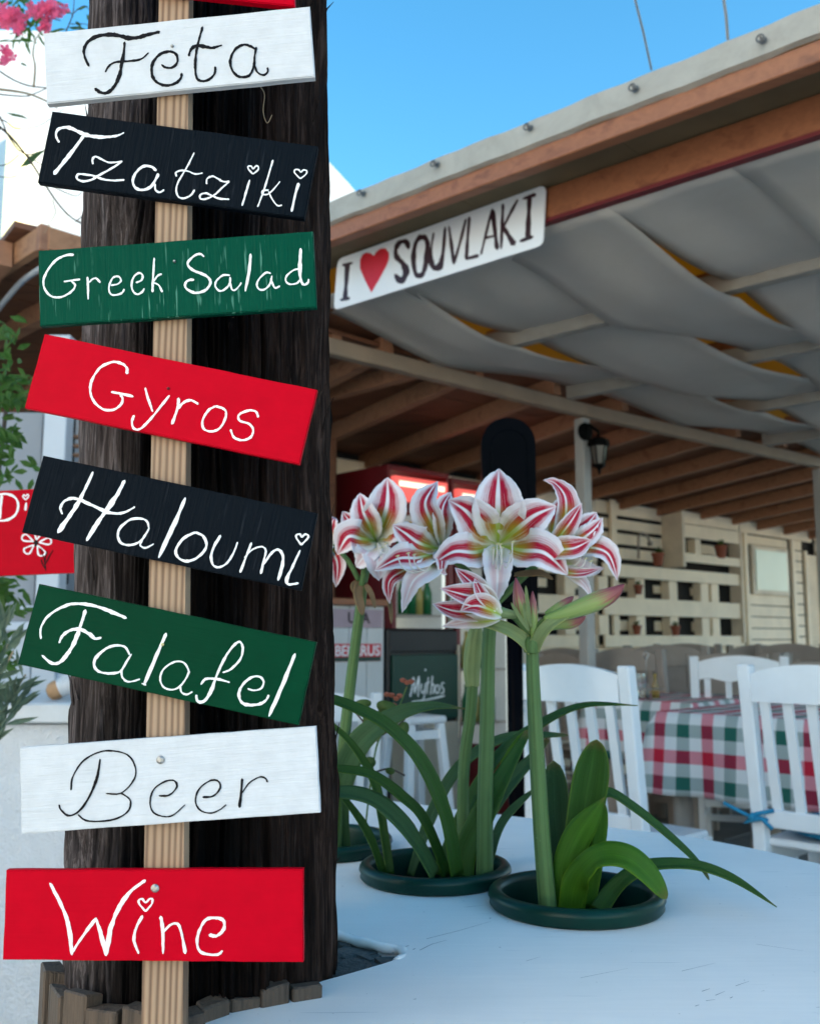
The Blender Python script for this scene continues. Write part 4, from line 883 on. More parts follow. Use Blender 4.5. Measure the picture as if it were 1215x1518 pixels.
leaf(p2, [(568,1294,Y2-.02),(548,1240,Y2-.03),(523,1200,Y2-.03),(494,1166,Y2-.04)], 12, 'leaf', V(.2,-.9,.4), prof=A_, seed=20)
leaf(p2, [(578,1296,Y2),(570,1240,Y2+.01),(556,1162,Y2+.02),(523,1105,Y2+.02),(485,1068,Y2+.02)], 14, 'leaf', V(.3,-.9,.2), prof=A_, seed=21)

YF = 1.245
fA = flower(p2, at_y(740, 800, YF))
T0 = (738, 808, YF + .035)
petal(fA, [T0,(738,775,YF+.0),(738,735,YF-.018),(739,695,YF-.006)], 74, 'petal', V(0,-1,.15), .0022, .25, 31)
petal(fA, [T0,(715,785,YF+.0),(690,757,YF-.02),(664,741,YF-.012)], 62, 'petal', V(-.2,-1,.1), .0022, .22, 32)
petal(fA, [T0,(765,785,YF+.0),(794,763,YF-.02),(824,751,YF-.012)], 62, 'petal', V(.2,-1,.1), .0022, .22, 33)
petal(fA, [T0,(706,818,YF-.01),(672,818,YF-.032),(640,838,YF-.02)], 54, 'petal', V(-.1,-1,.25), .0024, .22, 34)
petal(fA, [T0,(772,815,YF-.012),(808,820,YF-.036),(841,852,YF-.02)], 62, 'petal', V(.1,-1,.25), .0024, .22, 35)
petal(fA, [T0,(737,828,YF-.02),(737,860,YF-.032),(735,896,YF-.02)], 42, 'petal_pale', V(0,-1,.2), .0026, .2, 36)
stamens(fA, (739, 815, YF - .005), [[(736,830,YF-.03),(735,842,YF-.045),(737,806,YF-.055)], [(740,832,YF-.03),(744,836,YF-.05),(741,807,YF-.06)], [(743,830,YF-.03),(757,832,YF-.05),(759,804,YF-.06)],
                             [(734,830,YF-.03),(730,836,YF-.045),(732,812,YF-.05)], [(741,826,YF-.03),(750,842,YF-.05),(757,820,YF-.05)], [(737,826,YF-.03),(741,845,YF-.05),(744,812,YF-.055)]])
# flower turned to the left
fB = flower(p2, at_y(645, 800, YF))
T1 = (655, 815, YF + .03)
petal(fB, [T1,(641,778,YF+.0),(630,745,YF-.015),(648,714,YF+.005)], 44, 'petal', V(-.4,-1,.1), .002, .3, 41)
petal(fB, [T1,(655,775,YF+.0),(657,750,YF-.008),(668,730,YF+.01)], 30, 'petal', V(.2,-1,.1), .002, .3, 42)
petal(fB, [T1,(622,805,YF-.01),(600,790,YF-.02),(582,778,YF-.01)], 46, 'petal', V(-.3,-1,.2), .002, .22, 43)
petal(fB, [T1,(620,826,YF-.03),(590,828,YF-.04),(555,846,YF-.02)], 48, 'petal', V(-.1,-1,.5), .002, .2, 44)
petal(fB, [T1,(640,840,YF-.03),(612,862,YF-.045),(596,908,YF-.03)], 34, 'petal_pale', V(-.2,-1,.1), .0022, .2, 45)
petal(fB, [(640,830,YF),(600,845,YF-.02),(577,862,YF-.03),(577,895,YF-.02)], 24, 'petal_back', V(-.2,-1,0), .0018, .2, 46)
petal(fB, [T1,(655,832,YF-.03),(655,846,YF-.035),(662,852,YF-.03)], 26, 'petal', V(0,-1,.2), .0015, .2, 47)
stamens(fB, (648, 822, YF - .01), [[(620,848,YF-.05),(598,843,YF-.06),(589,824,YF-.06)], [(625,846,YF-.05),(610,842,YF-.06),(605,820,YF-.06)], [(630,846,YF-.05),(615,836,YF-.06),(614,822,YF-.06)]])
# side view flower on the right
fC = flower(p2, at_y(840, 800, YF + .02)); YC_ = YF + .02
petal(fC, [(818,808,YC_+.02),(836,775,YC_),(838,738,YC_-.01),(822,716,YC_),(805,712,YC_+.0)], 36, 'petal_back', V(.3,-1,.1), .0018, .35, 51, thin_prof)
petal(fC, [(812,808,YC_+.03),(822,780,YC_+.03),(827,750,YC_+.03),(832,738,YC_+.03)], 34, 'petal', V(0,-1,.1), .0018, .3, 58)
petal(fC, [(815,815,YC_-.01),(832,792,YC_-.03),(848,770,YC_-.04),(862,746,YC_-.03)], 26, 'petal_back', V(.1,-1,.1), .0012, .4, 52, thin_prof)
petal(fC, [(828,812,YC_+.01),(852,792,YC_-.01),(872,775,YC_-.015),(884,760,YC_-.005)], 36, 'petal', V(.3,-1,.2), .0022, .35, 53)
petal(fC, [(830,815,YC_+.0),(860,800,YC_-.02),(880,785,YC_-.02),(892,768,YC_-.01)], 30, 'petal', V(.3,-1,.2), .0022, .35, 59)
petal(fC, [(812,822,YC_-.03),(830,815,YC_-.05),(852,812,YC_-.055),(876,800,YC_-.045)], 34, 'petal_back', V(.1,-1,.2), .0010, .45, 54, thin_prof)
petal(fC, [(822,828,YC_+.01),(862,812,YC_-.01),(900,820,YC_-.02),(915,860,YC_-.01)], 34, 'petal', V(.1,-1,.3), .0022, .35, 55)
petal(fC, [(812,836,YC_-.02),(838,848,YC_-.03),(862,850,YC_-.03),(890,843,YC_-.02)], 17, 'petal_back', V(0,-1,.5), .0010, .3, 56, thin_prof)
petal(fC, [(815,832,YC_+.02),(845,838,YC_+.0),(872,846,YC_),(895,842,YC_)], 30, 'petal_pale', V(0,-1,.5), .002, .3, 60)
petal(fC, [(825,840,YC_),(848,852,YC_),(866,866,YC_),(876,886,YC_)], 17, 'petal_pale', V(0,-1,.1), .0012, .3, 57, thin_prof)
stamens(fC, (838, 838, YC_ - .03), [[(850,838,YC_-.05),(858,832,YC_-.055),(858,824,YC_-.055)], [(855,842,YC_-.05),(864,838,YC_-.055),(868,828,YC_-.055)], [(857,842,YC_-.05),(872,842,YC_-.055),(876,832,YC_-.055)]])
add_solid(obj('bract', blade([(762,852,YF),(785,850,YF-.01),(803,850,YF-.01),(820,859,YF)], 12, V(0,-1,.6), .3, 5, 4), M['drybract'], p2, smooth=True), .0006)
add_solid(obj('bract', blade([(726,905,YF),(718,890,YF-.01),(716,875,YF-.01),(724,862,YF)], 26, V(0,-1,.2), .3, 5, 4), M['drybract'], p2, smooth=True), .0006)
stalk(p2, [(728,900,YF+.03),(733,860,YF+.035),(738,820,YF+.035)], 12); stalk(p2, [(724,900,YF+.03),(700,855,YF+.04),(660,820,YF+.03)], 11); stalk(p2, [(730,900,YF+.03),(770,860,YF+.05),(818,815,YF+.05)], 12)

# rear plant beside the pole
p3 = thing('amaryllis', 'rear amaryllis with a leaning stem and small flowers half behind the pole', 'flowering plant', (POTS[2][0].x, POTS[2][0].y, .68), 'amaryllis growing in the table pots')
Y3s = Y3 - .02
stem(p3, [(496,1262,Y3s),(504,1160,Y3s),(514,1060,Y3s),(526,960,Y3s),(538,868,Y3s)], 22, 17)
leaf(p3, [(500,1262,Y3-.02),(500,1180,Y3-.03),(530,1105,Y3-.04),(585,1062,Y3-.06),(638,1047,Y3-.08),(690,1051,Y3-.1)], 38, 'leaf_b', V(.2,-.8,.6), prof=lambda v: 1 if v < .5 else max(.05, 1 - ((v - .5) / .5) ** 1.4), seed=61)
leaf(p3, [(492,1262,Y3-.03),(496,1170,Y3-.03),(488,1090,Y3-.03)], 18, 'leaf', seed=62)
YG = 1.42
fD = flower(p3, at_y(556, 790, YG)); T2 = (557, 802, YG + .03)
petal(fD, [T2,(566,775,YG),(574,745,YG-.015),(574,708,YG+.0)], 58, 'petal', V(0,-1,.1), .002, .28, 71)
petal(fD, [T2,(548,780,YG),(538,758,YG-.015),(533,731,YG)], 40, 'petal', V(-.2,-1,.1), .002, .28, 72)
petal(fD, [T2,(535,798,YG-.01),(515,796,YG-.02),(500,822,YG)], 48, 'petal', V(-.1,-1,.2), .002, .2, 73)
petal(fD, [T2,(580,790,YG),(594,785,YG-.01),(606,775,YG)], 36, 'petal', V(.2,-1,.2), .002, .2, 74)
petal(fD, [T2,(545,818,YG-.02),(535,830,YG-.02),(528,840,YG)], 36, 'petal_pale', V(0,-1,.2), .002, .2, 75)
petal(fD, [T2,(558,822,YG-.02),(560,840,YG-.03),(562,860,YG-.01)], 40, 'petal_pale', V(0,-1,.2), .002, .2, 76)
stamens(fD, (560, 805, YG - .01), [[(566,818,YG-.04),(574,818,YG-.05),(572,806,YG-.05)], [(562,820,YG-.04),(566,826,YG-.05),(565,812,YG-.05)]])
fE = flower(p3, at_y(500, 790, YG + .05)); YH = YG + .05; T3 = (488, 805, YH + .03)
petal(fE, [(525,800,YH+.02),(522,780,YH),(512,765,YH),(508,758,YH)], 30, 'petal', V(0,-1,.1), .0018, .3, 81)
petal(fE, [T3,(490,785,YH),(493,772,YH-.01),(497,768,YH)], 26, 'petal', V(0,-1,.1), .0018, .3, 82)
petal(fE, [T3,(494,820,YH-.02),(500,838,YH-.02),(498,870,YH)], 28, 'petal', V(0,-1,.1), .0018, .3, 83)
petal(fE, [T3,(478,815,YH-.02),(480,835,YH-.02),(488,850,YH)], 28, 'petal_pale', V(0,-1,.1), .0018, .3, 84)
stalk(p3, [(538,870,Y3s),(545,840,Y3s),(557,805,YG+.04)], 10); stalk(p3, [(532,860,Y3s-.02),(515,830,Y3s-.02),(496,810,YH)], 8); stalk(p3, [(536,868,Y3s-.02),(540,845,Y3s-.02),(538,825,YH)], 10)
for q, w_ in (([(534,862,Y3s-.02),(530,880,Y3s-.025),(535,900,Y3s-.03),(537,912,Y3s-.03)], 14), ([(540,864,Y3s-.02),(550,880,Y3s-.03),(556,902,Y3s-.03)], 8), ([(528,862,Y3s-.02),(524,870,Y3s-.02),(531,884,Y3s-.02)], 10)):
    add_solid(obj('bract', blade(q, w_, V(.2,-1,.1), .4, 5, 4), M['drybract'], p3, smooth=True), .0006)
add_solid(obj('bract', blade([(578,862,YG),(576,885,YG-.01),(579,905,YG),(580,925,YG)], 7, V(.2,-1,.1), .4, 5, 4), M['drybract'], p3, smooth=True), .0006)

# small succulent with round leaves behind
p4 = thing('succulent', 'small succulent with round leaves and orange florets behind the arching leaves', 'potted plant', (POTS[2][0].x + .02, 1.5, .68))
for q in ([(540,1240,1.52),(548,1170,1.53),(560,1100,1.53),(585,1062,1.53),(603,1018,1.53)], [(545,1150,1.53),(575,1140,1.53),(600,1150,1.53)], [(566,1090,1.53),(590,1075,1.53),(600,1066,1.53)], [(560,1100,1.53),(530,1060,1.53),(515,1048,1.53)]):
    cp = [V(*z) for z in crom([tuple(at_y(*p)) for p in q], 5)]; mb = MB(); mb.tube(cp, .0016, 6); obj('stem', mb, M['bark'] if q[0][1] < 1200 else M['stem'], p4, smooth=True)
for (x, y, w_, h_) in ((537,1044,27,14),(575,1050,36,20),(598,1081,16,22),(552,1068,30,18),(566,1058,14,12),(548,1130,18,16),(578,1143,14,10)):
    c = at_y(x, y, 1.50); mb = MB(); a = w_ * 1.5 / FPX / 2; b = h_ * 1.5 / FPX / 2; A = Matrix.Rotation(R.uniform(-.4, .4), 3, 'Y')
    n = 16; vs = [A @ V(a * cos(k * 2 * pi / n), -.002, b * sin(k * 2 * pi / n)) + c for k in range(n)] + [c + A @ V(0, .002, 0), c + A @ V(0, .006, 0)]
    mb.add(vs, [(k, (k + 1) % n, n) for k in range(n)] + [(k, n + 1, (k + 1) % n) for k in range(n)]); obj('leaf', mb, M['leaf_b'], p4, smooth=True)
for (x, y) in ((603,1012),(597,1009),(609,1011),(580,1031),(587,1036),(573,1030),(592,1032),(583,1046)):
    mb = MB(); mb.lathe([(0, -.004), (.004, -.002), (.0055, .002), (.002, .004), (0, .0035)], at_y(x, y, 1.52), 7); obj('floret', mb, M['terra'], p4)

# ------------------------------------------------------------------ canopy in front of the restaurant
E0, E1 = at_z(1215, 6, 2.5), at_z(485, 301, 2.5)
ED = (E1 - E0).normalized(); EN = V(-ED.y, ED.x, 0); EN = EN if EN.dot(V(0, -1, 0)) > 0 else -EN     # EN points to the viewer
IN = -EN
EL = E1 - ED * -0.05; ER = E0 - ED * 0.55
canopy = thing('canopy', 'large canopy with grey flashing, orange beams and grey canvas strips underneath', 'canopy', (1.5, 4.2, 0))
mb = MB(); n_ = 40; vs = []
for i in range(n_ + 1):
    p = ER.lerp(EL, i / n_); j = .002 * sin(i * 1.9) + .0015 * sin(i * .7)
    vs += [p + V(0, 0, 0.0 + j) + IN * .03, p + V(0, 0, 0.0 + j), p + V(0, 0, -.072 + j * .5) + EN * .004, p + V(0, 0, -.078 + j) + IN * .012]
mb.add(vs, [(4 * i + k, 4 * i + k + 1, 4 * i + 5 + k, 4 * i + 4 + k) for i in range(n_) for k in range(3)]); add_solid(obj('flashing', mb, M['fascia'], canopy, smooth=False), .002)
mb = MB(); mb.beam(ER + IN * .035 + V(0, 0, -.105), EL + IN * .035 + V(0, 0, -.105), .045, .055); obj('eave_beam', mb, M['eave_wood'], canopy, bevel=.003)
B0, B1 = at_z(1215, 172, 2.375), at_z(815, 294, 2.375)
BD = ED; bo = (B0 - E0).dot(IN); Bz = 2.375
BR, BL = ER + IN * bo, EL + IN * bo + ED * .02; BR.z = BL.z = Bz
mb = MB(); mb.beam(BR, BL, .05, .10); obj('inner_beam', mb, M['eave_wood'], canopy, bevel=.003)
mb = MB(); mb.beam(BR + V(0, 0, -.0565) + EN * .012, BL + V(0, 0, -.0565) + EN * .012, .03, .012); obj('red_trim', mb, M['redtrim'], canopy)
# soffit boards between the two beams
ns = 9
for i in range(ns):
    EX = EL + ED * .35; a = ER.lerp(EX, i / ns); b = ER.lerp(EX, (i + 1) / ns + .0005 * (i % 2))
    z0_, z1_ = -.082, -.070
    mb = MB(); z0_ += .0015 * (i % 2); z1_ += .0015 * (i % 2); q = [a + IN * .055 + V(0, 0, z0_), b + IN * .055 + V(0, 0, z0_), b + IN * (bo + .03) + V(0, 0, z1_), a + IN * (bo + .03) + V(0, 0, z1_)]
    mb.add(q + [x + V(0, 0, .012) for x in q], [(0, 1, 2, 3), (7, 6, 5, 4), (0, 4, 5, 1), (1, 5, 6, 2), (2, 6, 7, 3), (3, 7, 4, 0)]); obj('soffit_board', mb, M['soffit'], canopy)
    c = lerp(a, b, .5)
for (x, y) in ((1131,60),(942,132),(786,190),(648,244),(539,287)):      # screw eyes
    p = on_pl(x, y, E0 + EN * .006, EN); mb = MB(); mb.tube([p, p + EN * .02], .003, 6)
    mb.tube([p + EN * .022 + (UP * sin(k * pi / 6) + ED * cos(k * pi / 6)) * .009 + V(0, 0, -.004) for k in range(13)], .0026, 6, False)
    mb.lathe([(0, 0), (.010, .001), (.010, 0)], p + EN * .001, 10, axis=EN.to_track_quat('Z', 'Y').to_matrix()); obj('screw_eye', mb, M['eyebolt'], canopy)
# roof sheet above
RW = 5.8
mb = MB(); q = [ER + IN * .05 + V(0, 0, -.045), EL + ED * .0 + IN * .05 + V(0, 0, -.045), EL + ED * .95 + IN * .34 + V(0, 0, -.02), EL + ED * 1.0 + IN * RW + V(0, 0, .20), ER + IN * RW + V(0, 0, .20)]
mb.add(q, [(0, 1, 2, 3, 4)]); add_solid(obj('roof_sheet', mb, M['tarp'], canopy), .004)
# long beam along the building side, its posts
P0, P1, P2 = at_z(478, 512, 2.17), at_z(862, 608, 2.17), at_z(1212, 686, 2.17)
LD = (P2 - P1).normalized()
mb = MB(); mb.beam(P0 - (P1 - P0).normalized() * .15, P1, .05, .066); obj('side_beam', mb, M['brown_grey'], canopy, bevel=.004)
mb = MB(); mb.beam(P1 + LD * .002, P2 + LD * .3, .048, .064); obj('side_beam', mb, M['brown_grey'], canopy, bevel=.004)
for p in (P1, P2):
    mb = MB(); A = Matrix((LD, V(-LD.y, LD.x, 0), UP)).transposed(); mb.box((p.x, p.y, (2.125) / 2), (.058, .058, 2.125), A); obj('post', mb, M['post_grey'], canopy, bevel=.004)
# cross beams carrying the canvas
def lc(p): return (p - EL).dot(IN), (p - EL).dot(-ED)      # a: inwards, b: towards the viewer's right
def cw(a, b, z): q = EL + IN * a - ED * b; return V(q.x, q.y, z)
def edge_b(a):     # b of the side beam at a
    p = P0 + (P2 - P0) * ((a - lc(P0)[0]) / (lc(P2)[0] - lc(P0)[0])); return lc(p)[1]
cross_a = [0.98, 1.86, 2.75, 3.65]
for a in cross_a:
    mb = MB(); mb.beam(cw(a, edge_b(a) - .02, 2.235), cw(a, 2.2, 2.275), .05, .075); obj('cross_beam', mb, M['paint_beam'], canopy, bevel=.003)
    mb = MB(); mb.beam(cw(a + .42, edge_b(a) - .02, 2.42), cw(a + .42, 2.2, 2.46), .05, .07); obj('rafter', mb, M['eave_wood'], canopy)
# canvas strips: laid over the cross beams and sagging between them
rg = random.Random(12); sw = 0.43
for s_i in range(6):
    b0_ = -0.42 + s_i * sw * 1.0
    sag = [rg.uniform(.0, .018) for _ in range(7)]; ph = rg.uniform(0, 6)
    stops = [bo + .0] + cross_a + [4.4]; vs = []; rows = 0; uv = []
    for k in range(len(stops) - 1):
        for t_ in range(10 if k < len(stops) - 2 else 11):
            t = t_ / 10; a = lerp(stops[k], stops[k + 1], t); zk = lambda q: 2.315 if q == 0 else (2.195 if (s_i + q) % 2 else 2.26); sm = t * t * (3 - 2 * t); z = lerp(zk(k), zk(k + 1), sm) - sag[k] * 4 * t * (1 - t)
            pinch = 1.05 - .17 * max(0, sin(a * 1.9 + s_i * 2.2))
            for c_ in range(9):
                u = c_ / 8; wv = .010 * sin(u * 9 + ph + a * 1.3) * (4 * t * (1 - t))
                lo_b = max(b0_, edge_b(a) - .01) if s_i < 3 else b0_
                bb = b0_ + sw * 1.07 * (.5 + (u - .5) * pinch)
                vs.append(cw(a, bb + a * .17, z + wv + .04 * (u - .5) * (1 if s_i % 2 else -1) * 4 * t * (1 - t)))
            rows += 1
    mb = MB(); mb.add(vs, [(i * 9 + c_, i * 9 + c_ + 1, (i + 1) * 9 + c_ + 1, (i + 1) * 9 + c_) for i in range(rows - 1) for c_ in range(8)])
    add_solid(obj('canvas_strip', mb, M['sail'], canopy, smooth=True), .0015)

# ------------------------------------------------------------------ hanging sign: I (heart) SOUVLAKI
sp0 = B0 + EN * .045; sn = EN
cs = [(500,384),(808.5,272.5),(804,363),(494,460)]
P = [on_pl(x, y, sp0, sn) for x, y in cs]; c = (P[0] + P[1] + P[2] + P[3]) / 4; sx = -ED
sign = thing('hanging_sign', 'white rounded sign reading I heart SOUVLAKI hanging from the canopy beam', 'sign', c)
MX = Matrix((sx, IN, UP)).transposed()
def to_s(px, py):
    q = on_pl(px, py, sp0, sn) - c; return q.dot(sx), q.z
loc = [to_s(*q) for q in cs]; poly = []; rad = .026
for i in range(4):
    a, b, d_ = Vector(loc[i - 1]), Vector(loc[i]), Vector(loc[(i + 1) % 4]); e1 = (a - b).normalized(); e2 = (d_ - b).normalized()
    for k in range(7):
        t = k / 6; p = (b + e1 * rad) * (1 - t) ** 2 + b * 2 * t * (1 - t) + (b + e2 * rad) * t * t; poly.append((p.x, p.y))
sign.rotation_euler = MX.to_euler()
mb = MB(); mb.prism(poly, .008); bo_ = obj('panel', mb, M['signwhite'], sign, local=True, bevel=.0008)
T3_ = lambda st: tr(490, 270, 3.682, st)
souv = T3_([[(92,445,24),(85,545,22),(78,640,24)], [(66,453,15),(118,440,17)], [(55,643,17),(103,632,17)],
 [(425,362,20),(412,325,26),(375,330),(355,370,22),(362,410),(395,445,30),(412,490,34),(385,538,32),(352,505,24)],
 [(500,292,26),(465,330,22),(452,420,24),(465,500,24),(500,502,26),(522,430,26),(528,330,28),(500,292,26)],
 [(562,275,10),(547,380,14),(555,455,30),(592,462,32),(612,390,20),(625,245,12)],
 [(645,240,12),(660,350),(672,445,20)], [(738,200,12),(708,320),(674,440,16)],
 [(757,190,14),(748,300),(740,420,18)], [(740,418,18),(805,400,22)],
 [(880,148,12),(850,270),(820,395,12)], [(882,148,22),(896,260,22),(908,365,22)], [(838,305,14),(902,290,14)],
 [(940,120,18),(935,240),(930,362,14)], [(1020,95,14),(980,170),(940,250,14)], [(940,240,16),(970,290,26),(1000,338,32)],
 [(1085,72,26),(1080,190,24),(1075,305,26)], [(1050,90,17),(1118,66,19)], [(1033,322,17),(1103,296,17)]])
obj('lettering', strokes_mesh(souv, to_s, 1, rag=.02, seed=4), M['ink_dark'], sign, local=True)
hp = [(222,602),(185,530),(160,470),(160,425),(172,395),(195,383),(220,388),(236,402),(246,382),(270,362),(300,360),(318,385),(318,420),(305,455),(265,530)]
hp = [to_s(490 + x / 3.682, 270 + y / 3.682) for x, y in hp]; mb = MB(); mb.add([(x, -.0006, z) for x, z in hp] + [(x, .0003, z) for x, z in hp], [tuple(range(len(hp)))] + [(i, (i + 1) % len(hp), (i + 1) % len(hp) + len(hp), i + len(hp)) for i in range(len(hp))])
obj('heart', mb, M['heart'], sign, local=True)
for i in (0, 1):
    x, z = loc[i]; x = x * .86; z_ = lerp(loc[0][1], loc[1][1], .07 if i == 0 else .93) - .012; mb = MB(); mb.tube([(x, .004, z_), (x, .02, z_ + .04)], .002, 6); obj('hook', mb, M['steel'], sign, local=True)

# ------------------------------------------------------------------ wooden lean-to roof behind the side beam
roof = thing('lean_to_roof', 'dark brown boarded lean-to roof with rafters over the bar and pallet wall', 'roof', (1.5, 6.5, 0))
def rz(dist): return 2.30 - .10 * dist
RD = V(-LD.y, LD.x, 0)       # away from the side beam, to the far left
A0 = P0 - LD * 1.2
nb = 16
for k in range(nb):      # ceiling boards run along the side beam
    d0, d1_ = -.05 + k * .30, -.05 + (k + 1) * .30 - .008
    mb = MB(); q = [A0 + RD * d0, A0 + LD * 9.5 + RD * d0, A0 + LD * 9.5 + RD * d1_, A0 + RD * d1_]; zz = [rz(d0), rz(d0), rz(d1_), rz(d1_)]; j = rg.uniform(0, .004)
    q = [V(p.x, p.y, z + j) for p, z in zip(q, zz)]
    mb.add(q + [p + V(0, 0, .02) for p in q], [(0, 1, 2, 3), (7, 6, 5, 4), (0, 4, 5, 1), (1, 5, 6, 2), (2, 6, 7, 3), (3, 7, 4, 0)]); obj('ceiling_board', mb, M['ceil'], roof)
for k in range(18):
    s_ = k * .52; a = A0 + LD * s_ + RD * .04; b = A0 + LD * s_ + RD * 4.7
    mb = MB(); mb.beam(V(a.x, a.y, rz(.04) - .045), V(b.x, b.y, rz(4.7) - .045), .05, .085); obj('rafter', mb, M['rafter'], roof)

# ------------------------------------------------------------------ cream pallet wall
W0, W1 = at_z(890, 740, 2.1), at_z(1200, 790, 2.1); WD = (W1 - W0).normalized(); WN = V(WD.y, -WD.x, 0)
wall = thing('pallet_wall', 'cream painted wall built from pallets and boards behind the tables', 'wall', (W0.x, W0.y, 0), rot=(0, 0, atan2(WD.y, WD.x)))
def wb(name, s0, s1, z0, z1, y0=0.0, th=.02, mat='cream', bev=.003):
    mb = MB(); mb.box(((s0 + s1) / 2, -y0 - th / 2, (z0 + z1) / 2), (s1 - s0, th, z1 - z0)); return obj(name, mb, M[mat], wall, local=True, bevel=bev)
wb('backing', -4.2, 4.6, 0, 2.28, -.06, .02, 'dark', 0)
for z in (0.02, .22, .42, .62, .82): wb('plank', -4.0, 2.0, z, z + .17, .0)
for (z0, z1) in ((.97, 1.06), (1.21, 1.345), (1.50, 1.60)):
    wb('plank', -4.0, -.12, z0, z1, .02); wb('plank', -.115, 1.92, z0, z1, .075)
for z0, z1 in ((1.65, 1.735), (1.765, 1.85), (1.88, 1.96), (1.99, 2.09)):
    wb('plank', -4.0, .1, z0, z1, .0); wb('plank', .13, .80, z0, z1, .0)
for z0, z1 in ((1.665, 1.74), (1.87, 1.98), (1.985, 2.09)): wb('plank', .86, 1.90, z0, z1, .09)
for r_, (z0, z1) in enumerate(((1.06, 1.21), (1.345, 1.50))):
    for s_ in (-3.7, -3.2, -2.6, -2.1, -1.5, -1.05, -.55, -.15, .33, .80, 1.28, 1.45):
        wb('pallet_block', s_ + .0, s_ + .12, z0, z1, -.01, .08)
    for s_ in np.arange(-3.9, 1.6, .56): wb('slat', s_ + .14, s_ + .46, z0 + .035 + .02 * r_, z1 - .035, -.035, .015)
for s_ in (.86, 1.20): wb('pallet_block', s_, s_ + .09, 1.74, 1.87, .0, .08)
wb('slat', .95, 1.2, 1.765, 1.85, -.03, .015); wb('slat', 1.3, 1.75, 1.765, 1.85, -.03, .015)
wb('shelf_side', .815, .855, 1.61, 2.12, .0, .20, 'cream_d'); wb('shelf_side', 1.88, 1.915, 1.0, 2.09, .0, .12, 'cream_d')
wb('upright', .05, .12, 1.0, 2.1, .03, .03); wb('upright', -.25, -.18, 1.6, 2.1, .03, .06, 'cream_d')
for k in range(11):
    z = .85 + k * .105; wb('siding_board', 1.93, 2.06, z, z + .095, .01)
    wb('siding_board', 3.05, 3.24, z, z + .095, .01)
wb('door_frame', 2.07, 2.13, .02, 2.08, .03, .03); wb('door_frame', 2.98, 3.04, .02, 2.08, .03, .03)
wb('header_board', 1.93, 3.4, 1.99, 2.10, .045, .02)
for k in range(10): wb('siding_board', 2.14, 2.97, .40 + k * .105, .40 + k * .105 + .097, .0)
wb('siding_board', 2.14, 2.97, 1.90, 1.985, .0)
win = wb('window_frame', 2.20, 2.90, 1.44, 1.89, .03, .03, 'cream_d'); 
mb = MB(); mb.box((2.55, -.0655, 1.665), (.60, .006, .37)); obj('pane', mb, M['frost'], win, local=True)
wb('shutter_frame', 3.26, 3.30, .9, 1.9, .03, .03); wb('shutter_frame', 3.52, 3.56, .9, 1.9, .03, .03)
for k in range(28):
    mb = MB(); mb.box((3.41, -.045, .93 + k * .034), (.22, .008, .03), Matrix.Rotation(.5, 3, 'X')); obj('louvre', mb, M['cream'], wall, local=True)
for k in range(20): wb('siding_board', 3.57, 4.55, .02 + k * .105, .02 + k * .105 + .097, .0, .02, 'cream_d')
shelf_pots = [(975, 829, .14, 'terracotta pot on the upper pallet shelf near the tap', .15), (1068, 818, .15, 'terracotta pot with foliage at the right end of the upper shelf', .12), (946, 874, .10, 'small terracotta pot standing in the middle pallet row', .12),
              (944, 934, .10, 'dark brown pot in the lowest pallet row, left of its neighbour', .12), (1001, 935, .11, 'terracotta pot in the lowest pallet row, right of the dark pot', .12)]
for x, y, s_, lb, off in shelf_pots:
    s_ *= .72
    p = on_pl(x, y, W0 + WN * off, WN); t = thing('plant_pot', lb, 'pot', p - V(0, 0, s_ / 2), 'small pots on the pallet wall'); mb = MB()
    mb.lathe([(0, 0), (s_ * .33, 0), (s_ * .45, s_ * .8), (s_ * .52, s_ * .8), (s_ * .52, s_), (s_ * .42, s_), (s_ * .40, s_ * .9), (0, s_ * .88)], p - V(0, 0, s_ / 2), 16); obj('body', mb, M['terra'], t, smooth=False)
    mb = MB()
    for k in range(16):
        c0 = p + V(0, 0, s_ * .45); dv = V(R.uniform(-1, 1), R.uniform(-1, 1), R.uniform(.3, 1.6)).normalized() * s_ * R.uniform(.4, .7); sd2 = dv.cross(V(R.random(), R.random(), .3)).normalized() * s_ * .08
        mb.add([c0, c0 + dv * .5 + sd2, c0 + dv, c0 + dv * .5 - sd2], [(0, 1, 2, 3)])
    obj('foliage', mb, M['oleaf'], t)
# white tap and hanging lamp on the wall
t = thing('wall_tap', 'bent pipe with a tap hanging on the pallet wall beside the upper pot', 'tap', on_pl(947, 800, W0 + WN * .12, WN)); pw = lambda x, y: on_pl(x, y, W0 + WN * .14, WN)
mb = MB(); mb.tube([pw(946, 828), pw(946, 795), pw(950, 790), pw(958, 792), pw(962, 802)], .010, 8); obj('pipe', mb, M['taupe'], t, smooth=True)
mb = MB(); mb.lathe([(0, -.02), (.02, -.015), (.022, .015), (0, .02)], pw(963, 806), 10); obj('knob', mb, M['taupe'], t, smooth=True)

